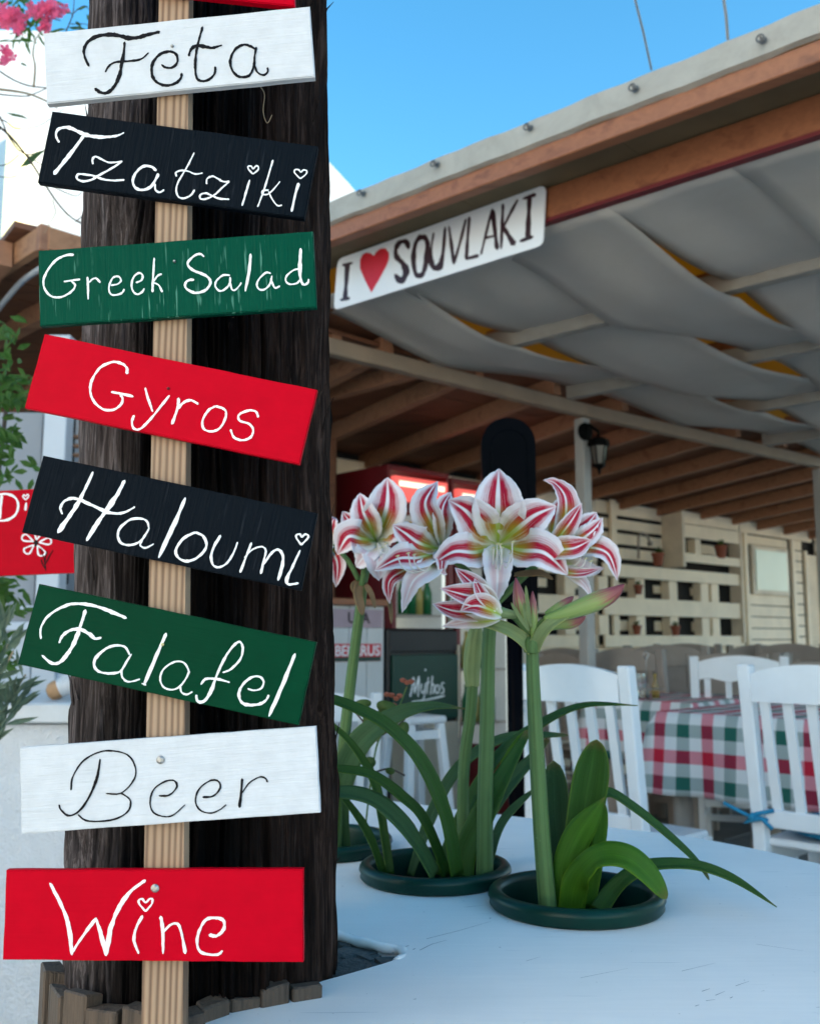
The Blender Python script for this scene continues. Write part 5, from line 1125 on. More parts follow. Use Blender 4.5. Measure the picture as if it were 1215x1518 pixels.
# ------------------------------------------------------------------ bar corner: fridges, cooler, cabinet
def local_thing(name, label, cat, p, d):
    return thing(name, label, cat, p, rot=(0, 0, atan2(d.y, d.x)))
def lb(name, par, x0, x1, y0, y1, z0, z1, mat, bev=.003):
    mb = MB(); mb.box(((x0 + x1) / 2, (y0 + y1) / 2, (z0 + z1) / 2), (x1 - x0, y1 - y0, z1 - z0)); return obj(name, mb, M[mat], par, local=True, bevel=bev)
fc = V(-.115, 5.1, 0)
def glass_fridge(p, label, Wd, Ht):
    f = local_thing('glass_door_fridge', label, 'fridge', p, WD); f['group'] = 'red glass door fridges'
    lb('side_panel', f, 0, .02, 0, .5, .05, Ht, 'red_fridge'); lb('side_panel', f, Wd - .02, Wd, 0, .5, .05, Ht, 'red_fridge'); lb('top_panel', f, .021, Wd - .021, 0, .5, Ht - .03, Ht - .001, 'red_fridge')
    lb('back_panel', f, .021, Wd - .021, .47, .5, .05, Ht - .031, 'fridge_in'); lb('plinth', f, .021, Wd - .021, .01, .46, .05, .40, 'red_fridge')
    for x0, x1 in ((.0205, .026), (Wd - .026, Wd - .0205)): lb('liner', f, x0, x1, .03, .465, .41, Ht - .21, 'fridge_in', 0)
    for x0 in (.03, Wd - .04): lb('light_strip', f, x0, x0 + .008, .005, .02, .5, Ht - .25, 'strip', 0)
    h = lb('header', f, .03, Wd - .03, -.02, .02, Ht - .19, Ht - .06, 'header'); 
    mb = MB(); mb.box((Wd * .5, -.0225, Ht - .10), (Wd * .74, .003, .028)); obj('lettering_panel', mb, M['header_y'], h, local=True)
    for x0, x1, z0, z1 in ((.0, .035, .40, Ht - .2), (Wd - .035, Wd, .40, Ht - .2), (.036, Wd - .036, .40, .45), (.036, Wd - .036, Ht - .24, Ht - .2)):
        lb('door_frame', f, x0, x1, -.03, -.002, z0, z1, 'red_fridge')
    for k in range(4):
        z = .55 + k * .30; s_ = lb('shelf', f, .022, Wd - .022, .03, .46, z, z + .008, 'steel')
        lb('shelf_light', f, .022, Wd - .022, .44, .455, z + .255, z + .27, 'shelf_light', 0)
        for i in range(6):
            mb = MB(); x = .06 + i * (Wd - .12) / 5; mb.lathe([(0, 0), (.027, 0), (.028, .12), (.012, .17), (.011, .21), (0, .215)], (x, .10 + R.uniform(0, .03), z + .01), 10)
            obj('bottle', mb, M['bottle' if (k + i) % 3 else 'bottle_y'], f, smooth=True, local=True)
    lb('handle', f, Wd - .05, Wd - .038, -.06, -.03, .9, 1.3, 'steel')
    return f
glass_fridge(fc, 'dark red glass door fridge with a lit header, left of the two', .455, 1.95)
glass_fridge(fc + WD * .475 , 'dark red glass door fridge with a lit header, behind the black heater', .50, 1.93)
# beer cooler
cc = V(-.099, 4.4, 0)
cool = local_thing('beer_cooler', 'low dark beer cooler with a green door panel and white script logo', 'cooler', cc, WD)
lb('body', cool, 0, .435, .0, .42, .04, 1.075, 'fr_black', .01)
lb('top_panel', cool, .004, .431, -.012, -.002, .97, 1.065, 'fr_black'); dg = lb('door_panel', cool, .012, .425, -.022, -.003, .66, .955, 'fr_green')
lb('lower_door', cool, .012, .425, -.02, -.003, .08, .645, 'stainless')
lb('edge_strip', cool, .426, .436, -.024, -.002, .08, 1.0, 'stainless')
def text_obj(body, size, name, mat, parent, loc, rot=(pi / 2, 0, 0), shear=0.0, ext=.001, bold=.0, align='CENTER', sx=1.0):
    cu = bpy.data.curves.new(name, 'FONT'); cu.body = body; cu.size = size; cu.extrude = ext; cu.shear = shear; cu.offset = bold; cu.align_x = align; cu.align_y = 'CENTER'; cu.resolution_u = 4
    tmp = bpy.data.objects.new(name, cu); COL.objects.link(tmp); dg_ = bpy.context.evaluated_depsgraph_get(); me = bpy.data.meshes.new_from_object(tmp.evaluated_get(dg_)); bpy.data.objects.remove(tmp)
    me.materials.clear(); me.materials.append(mat); o = bpy.data.objects.new(name, me); COL.objects.link(o); o.parent = parent; o.location = loc; o.rotation_euler = rot; o.scale = (sx, 1, 1); return o
myth = [[(0,100,7.4),(12,60),(22,8,9.9)], [(22,8,7.4),(28,50),(30,85,7.4)], [(30,85,6.2),(45,40),(58,5,8.7)], [(58,5,8.7),(56,50),(52,100,7.4)],
 [(75,40,6.2),(72,70),(82,85),(96,70),(102,40,6.2)], [(102,40,6.2),(94,100),(78,125),(66,118,5.0)], [(122,10,6.2),(114,60),(112,92,6.2)], [(100,42,5.0),(132,34,5.0)],
 [(150,5,6.2),(142,60),(136,95,6.2)], [(138,70,5.0),(152,45),(162,55),(156,92,6.2)], [(190,50,6.2),(174,55),(170,80),(186,90),(198,70),(190,50,6.2)], [(232,42,5.0),(216,42),(212,58),(228,72),(222,90),(204,92,6.2)],
 [(10,125,5.0),(120,118,7.4),(235,104,6.2)], [(100,-28,9.9),(104,-24,9.9)]]
obj('logo', strokes_mesh(myth, lambda x, y: (.115 + x * .00093, -y * .00093 + .862), 1, z0=.0235, rag=.03), M['ink_white'], cool, local=True)
# white boarded cabinet with number plates
cab = local_thing('bar_cabinet', 'white boarded bar cabinet hung with number plates left of the beer cooler', 'cabinet', cc - WD * .62 + V(0, 0, 0), WD)
for k in range(6): lb('board', cab, k * .1, k * .1 + .096, 0, .02, .02, 1.17, 'whitepanel', .002)
lb('carcass', cab, .0, .596, .022, .4, .02, 1.17, 'whitepanel'); lb('counter_top', cab, -.02, .612, -.03, .42, 1.171, 1.20, 'eave_wood')
def plate(par, s0, s1, z0, z1, mat, txt, tmat, label, lower=None):
    mb = MB(); mb.box(((s0 + s1) / 2, -.004, (z0 + z1) / 2), (s1 - s0, .004, z1 - z0)); o = obj('number_plate', mb, mat, par, local=True, bevel=.001)
    if lower is not None: mb = MB(); mb.box(((s0 + s1) / 2, -.0068, z0 + .010), (s1 - s0 - .004, .001, .018)); obj('stripe', mb, lower, o, local=True)
    t_ = text_obj(txt, (z1 - z0) * .85, 'lettering', tmat, o, ((s0 + s1) / 2, -.0075, (z0 + z1) / 2 + (.006 if lower else 0)), bold=.001); return o
plate(cab, .305, .585, 1.075, 1.155, surf('plate_mauve', (.42, .30, .34), .5), 'USA', M['ink_dark'], 'x')
plate(cab, .305, .575, .93, 1.005, M['heart'], 'BELARUS', M['ink_white'], 'x', M['fr_green'])
plate(cab, .02, .29, .80, .86, surf('plate_grey', (.42, .34, .36), .5), 'ANT', M['ink_dark'], 'x')
plate(cab, .50, .56, .44, .51, M['redtrim'], 'G', M['ink_white'], 'x')

# ------------------------------------------------------------------ black heater post
hpz = at_y(752, 622, 2.6)
heater = thing('patio_heater', 'tall black outdoor heater on a round post behind the large flowers', 'heater', (hpz.x, 2.6, 0))
xl, xr = at_y(713, 680, 2.6).x, at_y(792, 680, 2.6).x; xm = (xl + xr) / 2; hw = (xr - xl) / 2; zt = at_y(752, 622, 2.6).z
def arch(hw, zt, zb, r): return [(-hw, zb), (hw, zb)] + [(hw - r + r * cos(a), zt - r + r * sin(a)) for a in [k * pi / 14 for k in range(8)]] + [(-hw + r + r * cos(a), zt - r + r * sin(a)) for a in [pi / 2 + k * pi / 14 for k in range(8)]]
mb = MB(); mb.prism([(x, z) for x, z in arch(hw, zt, zt - .52, .07)], .055, Matrix.Translation((xm, 2.573, 0))); obj('housing', mb, M['blackmetal'], heater, bevel=.006)
mb = MB(); mb.prism([(x, z) for x, z in arch(hw * .66, zt - .035, zt - .50, .045)], .008, Matrix.Translation((xm, 2.5655, 0))); obj('front_panel', mb, M['blackmetal'], heater, bevel=.003)
px_ = at_y(763, 1000, 2.6).x; mb = MB(); mb.tube([(px_, 2.6, .03), (px_, 2.6, zt - .4)], .0212, 20); obj('post', mb, M['blackmetal'], heater, smooth=True)
mb = MB(); mb.lathe([(0, .03), (.18, .03), (.2, .015), (.2, 0), (0, 0)], (px_, 2.6, .0), 32); obj('foot', mb, M['blackmetal'], heater, smooth=True)

# ------------------------------------------------------------------ lantern on the post
lp_ = at_y(887, 660, 4.72); lant = thing('lantern', 'black carriage lantern with glass panes mounted on the grey post', 'lamp', lp_)
k_ = 4.72 / FPX
def lz(y): return at_y(887, y, 4.72).z
mb = MB(); cx_, cy_ = lp_.x, lp_.y
mb.lathe([(0, lz(644)), (.012, lz(647)), (16 * k_, lz(652)), (17.5 * k_, lz(661)), (15 * k_, lz(662))], (cx_, cy_, 0), 6); obj('cap', mb, M['lantern'], lant)
for k in range(6):
    a = k * pi / 3; mb = MB(); mb.tube([(cx_ + 13.5 * k_ * cos(a), cy_ + 13.5 * k_ * sin(a), lz(661)), (cx_ + 8.5 * k_ * cos(a), cy_ + 8.5 * k_ * sin(a), lz(689))], .004, 5); obj('glazing_bar', mb, M['lantern'], lant)
mb = MB(); mb.lathe([(13 * k_, lz(661.5)), (8 * k_, lz(689))], (cx_, cy_, 0), 6); obj('pane', mb, M['lantern_glass'], lant)
mb = MB(); mb.lathe([(10 * k_, lz(688)), (10 * k_, lz(691)), (3 * k_, lz(696)), (1.5 * k_, lz(703)), (0, lz(704))], (cx_, cy_, 0), 6); obj('finial', mb, M['lantern'], lant)
mb = MB(); bp = at_y(866, 640, 4.76); mb.lathe([(0, .0), (.045, .0), (.045, .012), (0, .02)], bp, 14, axis=V(.5, -.8, 0).to_track_quat('Z', 'Y').to_matrix())
mb.tube([bp, bp + V(.02, -.03, .03), V(cx_, cy_, lz(640)), V(cx_, cy_, lz(648))], .009, 8); obj('bracket', mb, M['lantern'], lant)

# ------------------------------------------------------------------ chairs
def arc_rail(mb, x0, x1, y, z0, z1, rise, th, n=12, lean=0.0, wavy=0.0):
    vs = []
    for i in range(n + 1):
        t = i / n; x = lerp(x0, x1, t); up = rise * 4 * t * (1 - t); yy = y - .012 * 4 * t * (1 - t); lo = z0 + wavy * sin(t * pi * 4)
        vs += [(x, yy, lo), (x, yy, z1 + up), (x, yy + th, z1 + up), (x, yy + th, lo)]
    mb.add(vs, [(4 * i + k, 4 * i + (k + 1) % 4, 4 * i + 4 + (k + 1) % 4, 4 * i + 4 + k) for i in range(n) for k in range(4)] + [(0, 3, 2, 1), tuple(4 * n + k for k in range(4))])
def make_chair(label, mat, slats=5, cushion=False, solid=False, wavy=0.0):
    """local frame: back at y=0 (viewer side), seat towards +y, width along x"""
    t = thing('taverna_chair', label, 'chair'); hw = .19
    for s_ in (-1, 1):
        mb = MB(); mb.add([(s_ * hw + dx, y + dy, z) for (y, z) in ((.02, 0), (.0, .46), (-.055, .95)) for dx, dy in ((-.019, 0), (.019, 0), (.019, .04), (-.019, .04))],
                          [(4 * i + k, 4 * i + (k + 1) % 4, 4 * i + 4 + (k + 1) % 4, 4 * i + 4 + k) for i in range(2) for k in range(4)] + [(0, 3, 2, 1), (8, 9, 10, 11)])
        obj('back_post', mb, mat, t, local=True, bevel=.004)
        mb = MB(); mb.box((s_ * (hw - .005), .37, .22), (.036, .036, .44)); obj('leg', mb, mat, t, local=True, bevel=.003)
        mb = MB(); mb.beam((s_ * (hw - .005), .05, .22), (s_ * (hw - .005), .352, .22), .018, .028); obj('stretcher', mb, mat, t, local=True)
        mb = MB(); mb.beam((s_ * (hw - .004), .045, .405), (s_ * (hw - .004), .352, .405), .02, .06); obj('seat_rail', mb, mat, t, local=True)
    mb = MB(); arc_rail(mb, -hw + .02, hw - .02, -.046, .845, .925, .028, .022, wavy=wavy); obj('top_rail', mb, mat, t, local=True)
    mb = MB(); mb.box((0, .012, .515), (2 * hw - .04, .022, .05)); obj('lower_rail', mb, mat, t, local=True, bevel=.003)
    for y_, z_ in ((.022, .30), (.37, .18)):
        mb = MB(); mb.box((0, y_, z_), (2 * hw - .045, .02, .029)); obj('stretcher', mb, mat, t, local=True)
    mb = MB(); mb.box((0, .21, .445), (2 * hw + .0, .36, .022)); obj('seat', mb, mat, t, local=True, bevel=.006)
    if solid:
        mb = MB(); arc_rail(mb, -hw + .02, hw - .02, -.03, .70, .843, .0, .018); obj('back_panel', mb, mat, t, local=True)
    else:
        for k in range(slats):
            x = lerp(-hw + .055, hw - .055, k / (slats - 1)); mb = MB(); mb.beam((x, .018, .54), (x, -.038, .85), .027, .014, up=(0, 1, 0)); obj('slat', mb, mat, t, local=True)
    if cushion:
        mb = MB(); mb.lathe([(0, -.005), (.12, -.005), (.175, .008), (.185, .022), (.17, .038), (.1, .045), (0, .046)], (0, .22, .46), 28); obj('cushion', mb, M['blue'], t, smooth=True, local=True)
        mb = MB(); x = -hw; mb.tube([(x + .05, .04, .50), (x + .02, -.01, .515), (x - .02, -.018, .52), (x - .05, -.03, .535), (x - .085, -.035, .55)], .006, 6)
        mb.tube([(x + .05, .0, .54), (x + .0, -.02, .525), (x - .03, -.02, .50), (x + .02, -.015, .515), (x + .05, -.015, .49)], .006, 6); mb.lathe([(0, -.014), (.014, 0), (0, .014)], (x - .005, -.022, .518), 8); obj('cushion_tie', mb, M['blue'], t, smooth=True, local=True)
    return t
yaw = -pi / 4
c_right = make_chair('white slatted taverna chair at the right edge with a blue cushion tie', M['whitewood'], 5, True)
c_right.location = (1.134, 2.766, 0); c_right.rotation_euler = (0, 0, yaw); c_right['group'] = 'white chairs'
c_left = make_chair('white slatted taverna chair just right of the black heater post', M['whitewood'], 5, False)
c_left.location = (.486, 2.884, 0); c_left.rotation_euler = (0, 0, yaw); c_left['group'] = 'white chairs'
dup(c_left, (-.30, 3.55, -.05), radians(15), 'white chair half hidden behind the pole, in front of the bar cabinet', 'white chairs', .93)
c_w = make_chair('white chair with a wavy top rail on the far side of the checked table', M['whitewood'], 4, False, wavy=.008)
c_w.location = (1.47, 4.42, 0); c_w.rotation_euler = (0, 0, radians(-20)); c_w['group'] = 'white chairs'
c_t = make_chair('grey brown chair with a solid back, second from the post among the far chairs', M['taupe'], 5, False, True)
c_t.location = (1.42, 5.45, 0); c_t.rotation_euler = (0, 0, radians(-30)); c_t['group'] = 'grey brown chairs'; c_t.scale = (1.12, 1, 1.045)
c_s = make_chair('grey brown slatted chair visible between the big stem and the grey post', M['taupe'], 6)
c_s.location = (.97, 6.2, 0); c_s.rotation_euler = (0, 0, radians(-25)); c_s['group'] = 'grey brown chairs'; c_s.scale = (1.0, 1, 1.02)
for (x, d_, rz_, lb_, sc_, src) in ((1016, 6.5, -30, 'grey brown slatted chair behind the cruets on the checked table', 1.05, c_s), (1073, 5.3, -25, 'grey brown solid chair right behind the white wavy chair', 1.0, c_t), (1112, 6.8, 10, 'grey brown chair back farthest away before the white door', 1.04, c_s),
                                (1165, 6.6, -20, 'grey brown chair farther back at the right edge below the shutter', 1.05, c_t), (1195, 4.5, -20, 'grey brown solid chair at the right edge behind the nearest white chair', .97, c_t)):
    dup(src, ((x - CX) / FPX * d_, d_, 0), radians(rz_), lb_, 'grey brown chairs', sc_)

# ------------------------------------------------------------------ dining tables with checked cloths
def cloth(p, ex, ey, wx, wy, drop, label, zt=.765, seed=1):
    """p: nearest-left corner; ex, ey unit edge directions"""
    rg = random.Random(seed); mb = MB(); nx, ny, nd_ = 44, 40, 12; vs = []; uv = []; idm = {}
    def pt(i, j):   # -nd..nx+nd
        u = min(max(i, 0), nx) / nx * wx; v = min(max(j, 0), ny) / ny * wy
        oi = (-i if i < 0 else (i - nx if i > nx else 0)) / nd_ * drop; oj = (-j if j < 0 else (j - ny if j > ny else 0)) / nd_ * drop
        dn = max(oi, oj); out_x = (-1 if i < 0 else (1 if i > nx else 0)); out_y = (-1 if j < 0 else (1 if j > ny else 0))
        fo = .014 * sin((u + v) * 19 + seed) * dn / drop + .010 * sin((u * 7 - v * 11) * 4) * dn / drop
        su = out_x * (.012 * min(1, dn * 20) + dn * .07 + fo); sv = out_y * (.012 * min(1, dn * 20) + dn * .07 + fo)
        if out_x and out_y: su *= 1.5; sv *= 1.5; dn = min(sqrt(oi * oi + oj * oj), drop * 1.42)
        q = p + ex * (u + su) + ey * (v + sv); z = zt - max(0, dn - .006) + .0015 * sin(u * 23) * sin(v * 17)
        return (q.x, q.y, max(z, .03)), (u + out_x * oi, v + out_y * oj)
    for j in range(-nd_, ny + nd_ + 1):
        for i in range(-nd_, nx + nd_ + 1):
            a, b = pt(i, j); idm[(i, j)] = len(vs); vs.append(a); uv.append(b)
    fs = [(idm[(i, j)], idm[(i + 1, j)], idm[(i + 1, j + 1)], idm[(i, j + 1)]) for j in range(-nd_, ny + nd_) for i in range(-nd_, nx + nd_)]
    mb.add(vs, fs, 0, uv); o = obj('tablecloth', mb, M['cloth'], None, smooth=True, origin=(p.x, p.y, zt)); add_solid(o, .0015)
    return tag(o, label, 'tablecloth', 'checked tablecloths')
def dtable(p, ex, ey, wx, wy, label, mat, zt=.76):
    c = p + ex * wx / 2 + ey * wy / 2; t = thing('dining_table', label, 'table', (c.x, c.y, 0), 'dining tables'); A = Matrix((ex, ey, UP)).transposed()
    mb = MB(); mb.box((c.x, c.y, zt - .016), (wx - .01, wy - .01, .025), A); obj('tabletop', mb, mat, t)
    for a in (.06, wx - .06):
        for b in (.06, wy - .06):
            q = p + ex * a + ey * b; mb = MB(); mb.lathe([(.026, 0), (.03, .1), (.022, .16), (.036, .25), (.036, .62), (.036, zt - .03)], (q.x, q.y, 0), 12); obj('leg', mb, mat, t, smooth=True)
    return t
ex_, ey_ = V(.7071, -.7071, 0), V(.7071, .7071, 0)
pA = V(.893, 3.6, 0); dtable(pA, ex_, ey_, .85, .8, 'dining table under the nearest checked cloth', M['taupe']); cloth(pA, ex_, ey_, .85, .8, .29, 'red green and white checked cloth on the nearest dining table')
pB = V(.80, 4.42, 0); dtable(pB, ex_, ey_, .5, .7, 'dining table seen through the slats of the left white chair', M['taupe']); cloth(pB, ex_, ey_, .5, .7, .26, 'checked cloth seen through the slats of the left white chair', seed=2)
pC = V(1.35, 5.75, 0); dtable(pC, ex_, ey_, .7, .7, 'dining table among the far grey brown chairs', M['taupe']); cloth(pC, ex_, ey_, .7, .7, .2, 'checked cloth among the far grey brown chairs', seed=3)
pD = V(2.05, 6.3, 0); dtable(pD, ex_, ey_, .7, .7, 'dining table at the far right below the white door', M['taupe']); cloth(pD, ex_, ey_, .7, .7, .2, 'checked cloth at the far right below the white door', seed=4)
for (x, d_, rz_, lb_, sc_, src) in ((930, 5.0, -45, 'grey brown slatted chair just right of the grey post', 1.03, c_s), (1145, 5.6, 60, 'grey brown slatted chair beside the far right checked cloth', 1.0, c_s), (835, 5.3, -60, 'grey brown chair partly behind the left white chair', 1.0, c_s)):
    dup(src, ((x - CX) / FPX * d_, d_, 0), radians(rz_), lb_, 'grey brown chairs', sc_)
# cruet set
cr = at_z(962, 1040, .765); cr = V(cr.x + .02, cr.y + .10, .768)
t = thing('cruet_set', 'glass oil and vinegar cruets in a wire rack on the checked table', 'cruets', cr)
for dx, dy in ((-.035, 0), (.035, .01), (0, .05)):
    mb = MB(); mb.lathe([(0, 0), (.017, 0), (.018, .03), (.015, .055), (.007, .08), (.008, .10), (.010, .105), (0, .107)], cr + V(dx, dy, .004), 14); obj('bottle', mb, M['oil'] if dx > 0 else M['glass'], t, smooth=True)
mb = MB(); mb.tube([cr + V(-.065 * cos(a), -.01 + .045 * sin(a), .045) for a in [k * pi / 8 for k in range(17)]], .0025, 6, False); mb.tube([cr + V(0, .02, 0), cr + V(0, .02, .17), cr + V(.012, .02, .19), cr + V(0, .02, .205), cr + V(-.012, .02, .19), cr + V(0, .02, .17)], .003, 6); obj('rack', mb, M['steel'], t, smooth=True)

# white bar stool
sc_ = at_y(614, 1066, 4.2); st = thing('bar_stool', 'white wooden bar stool in front of the beer cooler', 'stool', (sc_.x, 4.2, 0), rot=(0, 0, radians(35)))
zs_ = sc_.z; mb = MB(); mb.box((0, 0, zs_), (.20, .20, .03)); obj('seat', mb, M['whitewood'], st, local=True, bevel=.008)
for sx_ in (-1, 1):
    for sy_ in (-1, 1):
        mb = MB(); mb.beam((sx_ * .075, sy_ * .075, zs_ - .016), (sx_ * .13, sy_ * .13, 0), .034, .034, up=(0, 1, 0)); obj('leg', mb, M['whitewood'], st, local=True, bevel=.003)
for z in (.25, zs_ - .06):
    r_ = .075 + (zs_ - z) / zs_ * .055
    for a in range(4):
        A = Matrix.Rotation(a * pi / 2, 3, 'Z'); mb = MB(); mb.beam(A @ V(-r_ + .015, r_, z), A @ V(r_ - .015, r_, z), .018, .035); obj('stretcher', mb, M['whitewood'], st, local=True)

# ------------------------------------------------------------------ left side: stucco wall, marble ledge, window post, red sign, roof corner
YW = 2.4
lw = thing('stucco_wall', 'low rough white stucco wall left of the pole with a marble ledge', 'wall', (-1.3, YW, 0)); zl = at_y(50, 1072, YW).z
nx, nz = 90, 60; vs = []
for j in range(nz + 1):
    for i in range(nx + 1):
        x = -2.2 + 1.65 * i / nx; z = (zl - .004) * j / nz; vs.append((x, YW + .004 * (vnoise2(np.array(x * 40 + 100), np.array(z * 40 + 9), 4) - .5) + .006 * (vnoise2(np.array(x * 11 + 100), np.array(z * 11), 6) - .5), z))
mb = MB(); mb.add(vs, [(j * (nx + 1) + i, j * (nx + 1) + i + 1, (j + 1) * (nx + 1) + i + 1, (j + 1) * (nx + 1) + i) for j in range(nz) for i in range(nx)]); obj('face', mb, M['stucco'], lw, smooth=True)
mb = MB(); mb.box((-1.375, YW + .23, (zl - .004) / 2), (1.65, .44, zl - .004)); obj('core', mb, M['stucco'], lw)
zt_ = at_y(50, 1042, YW - .03).z
mb = MB(); mb.box((-1.385, YW + .22, (zl + zt_) / 2), (1.68, .50, zt_ - zl - .002)); obj('ledge', mb, M['marble'], lw, bevel=.005)
# jug with cord
jp = at_y(88, 1015, YW + .12); jp.z = zt_ + .026
t = thing('clay_jug', 'small tan clay jug wound with white cord lying on the marble ledge', 'jug', jp); A = V(.8, .1, .35).to_track_quat('Z', 'Y').to_matrix()
mb = MB(); mb.lathe([(0, -.03), (.012, -.03), (.022, -.022), (.025, -.008), (.022, .008), (.015, .02), (.013, .03)], jp, 18, axis=A); obj('body', mb, M['tan'], t, smooth=True)
for k in range(6):
    mb = MB(); c = jp + A @ V(0, 0, .004 + k * .0055); mb.tube([c + A @ V(.0225 * cos(a), .0225 * sin(a), 0) for a in [q * pi / 9 for q in range(19)]], .0028, 6, False); obj('cord', mb, M['cord'], t, smooth=True)
# window behind the ledge
wn = thing('shop_window', 'grey painted window post and grey shop front behind the marble ledge', 'window', (-1.3, 3.05, 0)); YP = 3.05
def wl(x, y, Y): return at_y(x, y, Y)
def wbox(name, x0, x1, z0, z1, Y, th, mat):
    a = at_y(x0, 759, Y).x; b = at_y(x1, 759, Y).x; mb = MB(); mb.box(((a + b) / 2, Y + th / 2, (z0 + z1) / 2), (b - a, th, z1 - z0)); return obj(name, mb, M[mat], wn, bevel=.003)
wbox('frame_post', 58, 92, .0, 2.0, YP, .07, 'windowgrey')
wbox('frame_post', -90, -60, .0, 2.0, YP, .07, 'windowgrey')
wbox('lower_panel', -220, 57, .0, at_y(0, 930, YP).z, YP + .02, .04, 'windowgrey'); wbox('lower_panel', 93, 330, .0, at_y(0, 1000, YP).z, YP + .02, .04, 'windowgrey')
wbox('glass_pane', -220, 57, at_y(0, 925, YP).z, 1.75, YP + .03, .006, 'greywall')
wbox('frame_rail', -220, 57, at_y(0, 935, YP).z, at_y(0, 922, YP).z, YP - .01, .05, 'windowgrey')
wbox('frame_rail', -220, 57, at_y(0, 905, YP).z, at_y(0, 898, YP).z, YP, .03, 'windowgrey')
wbox('back_wall', 93, 360, at_y(0, 1000, YP).z, 1.9, YP + .3, .03, 'greywall')
for k in range(4):
    z = at_y(0, 640 - k * 0 + k * 14, YP).z; wbox('blind_slat', 93, 200, z, z + .012, YP + .1, .02, 'rafter')
for x in (100, 118): wbox('bar', x, x + 5, 1.2, 2.0, YP + .1, .01, 'lantern')
# cable along the post
# red sign with D i and a flower
ds = sign_board('sign_board', 'red board with white letters Di and a daisy, behind the others at the left', [(-62, 731), (119, 721), (117, 849), (-60, 856)], M['red_board'],
   tr(0, 480, 2.371, [[(6,604,8),(3,640),(0,684,8)], [(-14,602,7),(20,598),(50,608),(64,635),(55,670),(25,690),(-10,692,7)], [(92,630,8),(90,655,8)], [(90,619,4),(81,608),(84,601),(90,606),(97,600),(101,607),(90,619,4)]]
     + [[(127 + 10 * cos(a), 770 + 10 * sin(a), 5), (127 + 46 * cos(a - .28), 770 + 42 * sin(a - .28), 5), (127 + 54 * cos(a), 770 + 50 * sin(a), 5), (127 + 46 * cos(a + .28), 770 + 42 * sin(a + .28), 5), (127 + 10 * cos(a), 770 + 10 * sin(a), 5)] for a in [-.15 + k * 2 * pi / 5 for k in range(5)]]),
   M['ink_white'], 1.55, .012, group=None, seed=21)
del_c = at_y(28.5, 789, 1.55)
mb = strokes_mesh(tr(0, 480, 2.371, [[(122,770,20),(132,771,20)], [(143,788,3),(156,830),(161,868,3)], [(186,796,3),(172,820),(160,845,3)], [(145,828,3),(150,845),(160,862,3)], [(166,800,3),(160,820),(158,845,3)]]),
   lambda px, py: tuple(((at_y(px, py, 1.55) - Vector(ds.location)).dot(V(cos(-ds.rotation_euler[1]), 0, sin(-ds.rotation_euler[1]))), (at_y(px, py, 1.55) - Vector(ds.location)).dot(V(-sin(-ds.rotation_euler[1]), 0, cos(-ds.rotation_euler[1]))))), 1, z0=.0009)
obj('flower_centre', mb, M['ink_black'], ds, local=True)
mb = MB(); q = at_y(60, 800, 1.57); mb.box((q.x, 1.575, .9), (.03, .02, 1.8)); sps = obj('sign_stake', mb, M['windowgrey'], None); tag(sps, 'thin grey upright stake carrying the red board at the left edge', 'stake'); sps.hide_render = False
bpy.data.objects.remove(sps)
# roof corner
rc = thing('pergola_roof', 'brown timber roof corner above the shop front at the upper left', 'roof', (-1.5, 3.6, 0))
YR = 2.9
ap = at_y(64, 337, YR); fh = ap.z - at_y(64, 371, YR).z
mb = MB(); mb.beam(ap + D2 * .012 - UP * fh / 2, ap + D2 * 3.0 - UP * fh / 2, .03, fh); obj('fascia_board', mb, M['brownbeam'], rc, bevel=.002)
mb = MB(); mb.beam(ap + D1 * .004 - UP * fh / 2 + V(.01, -.004, 0), ap + D1 * 1.0 - UP * fh / 2, .03, fh - .002); obj('fascia_board', mb, M['brownbeam'], rc, bevel=.002)
mb = MB(); A = Matrix((D1, D2, UP)).transposed(); mb.box(ap - UP * (fh / 2 + .002) + V(.004, -.006, 0), (.032, .03, fh + .01), A); obj('corner_block', mb, M['rafter'], rc, bevel=.002)
for k in range(16):
    q0 = ap + D2 * (.05 + k * .17) + D1 * .03 - UP * (fh * .55); mb = MB(); mb.beam(q0 + D2 * .08, q0 + D2 * .08 + D1 * 1.9, .162, .018); obj('ceiling_board', mb, M['ceil'], rc)
for k in range(4):
    q0 = ap + D1 * (.25 + k * .5) - UP * (fh * .55 + .045); mb = MB(); mb.beam(q0 + D2 * .05, q0 + D2 * 2.8, .05, .07); obj('rafter', mb, M['rafter'], rc)
cb = [at_y(60, 398, YR + .05), at_y(34, 416, YR + .2), at_y(12, 440, YR + .3), at_y(-20, 480, YR + .5)]
mb = MB(); mb.tube([V(*q) for q in crom([tuple(p) for p in cb], 6)], .010, 8); obj('cable', mb, M['wire'], rc, smooth=True)
mb = MB(); mb.box((-1.9, 5.2, 1.05), (3.0, .1, 2.1)); bw = obj('shop_wall', mb, M['ceil'], None); tag(bw, 'dark brown rear wall under the timber roof at the left', 'wall')

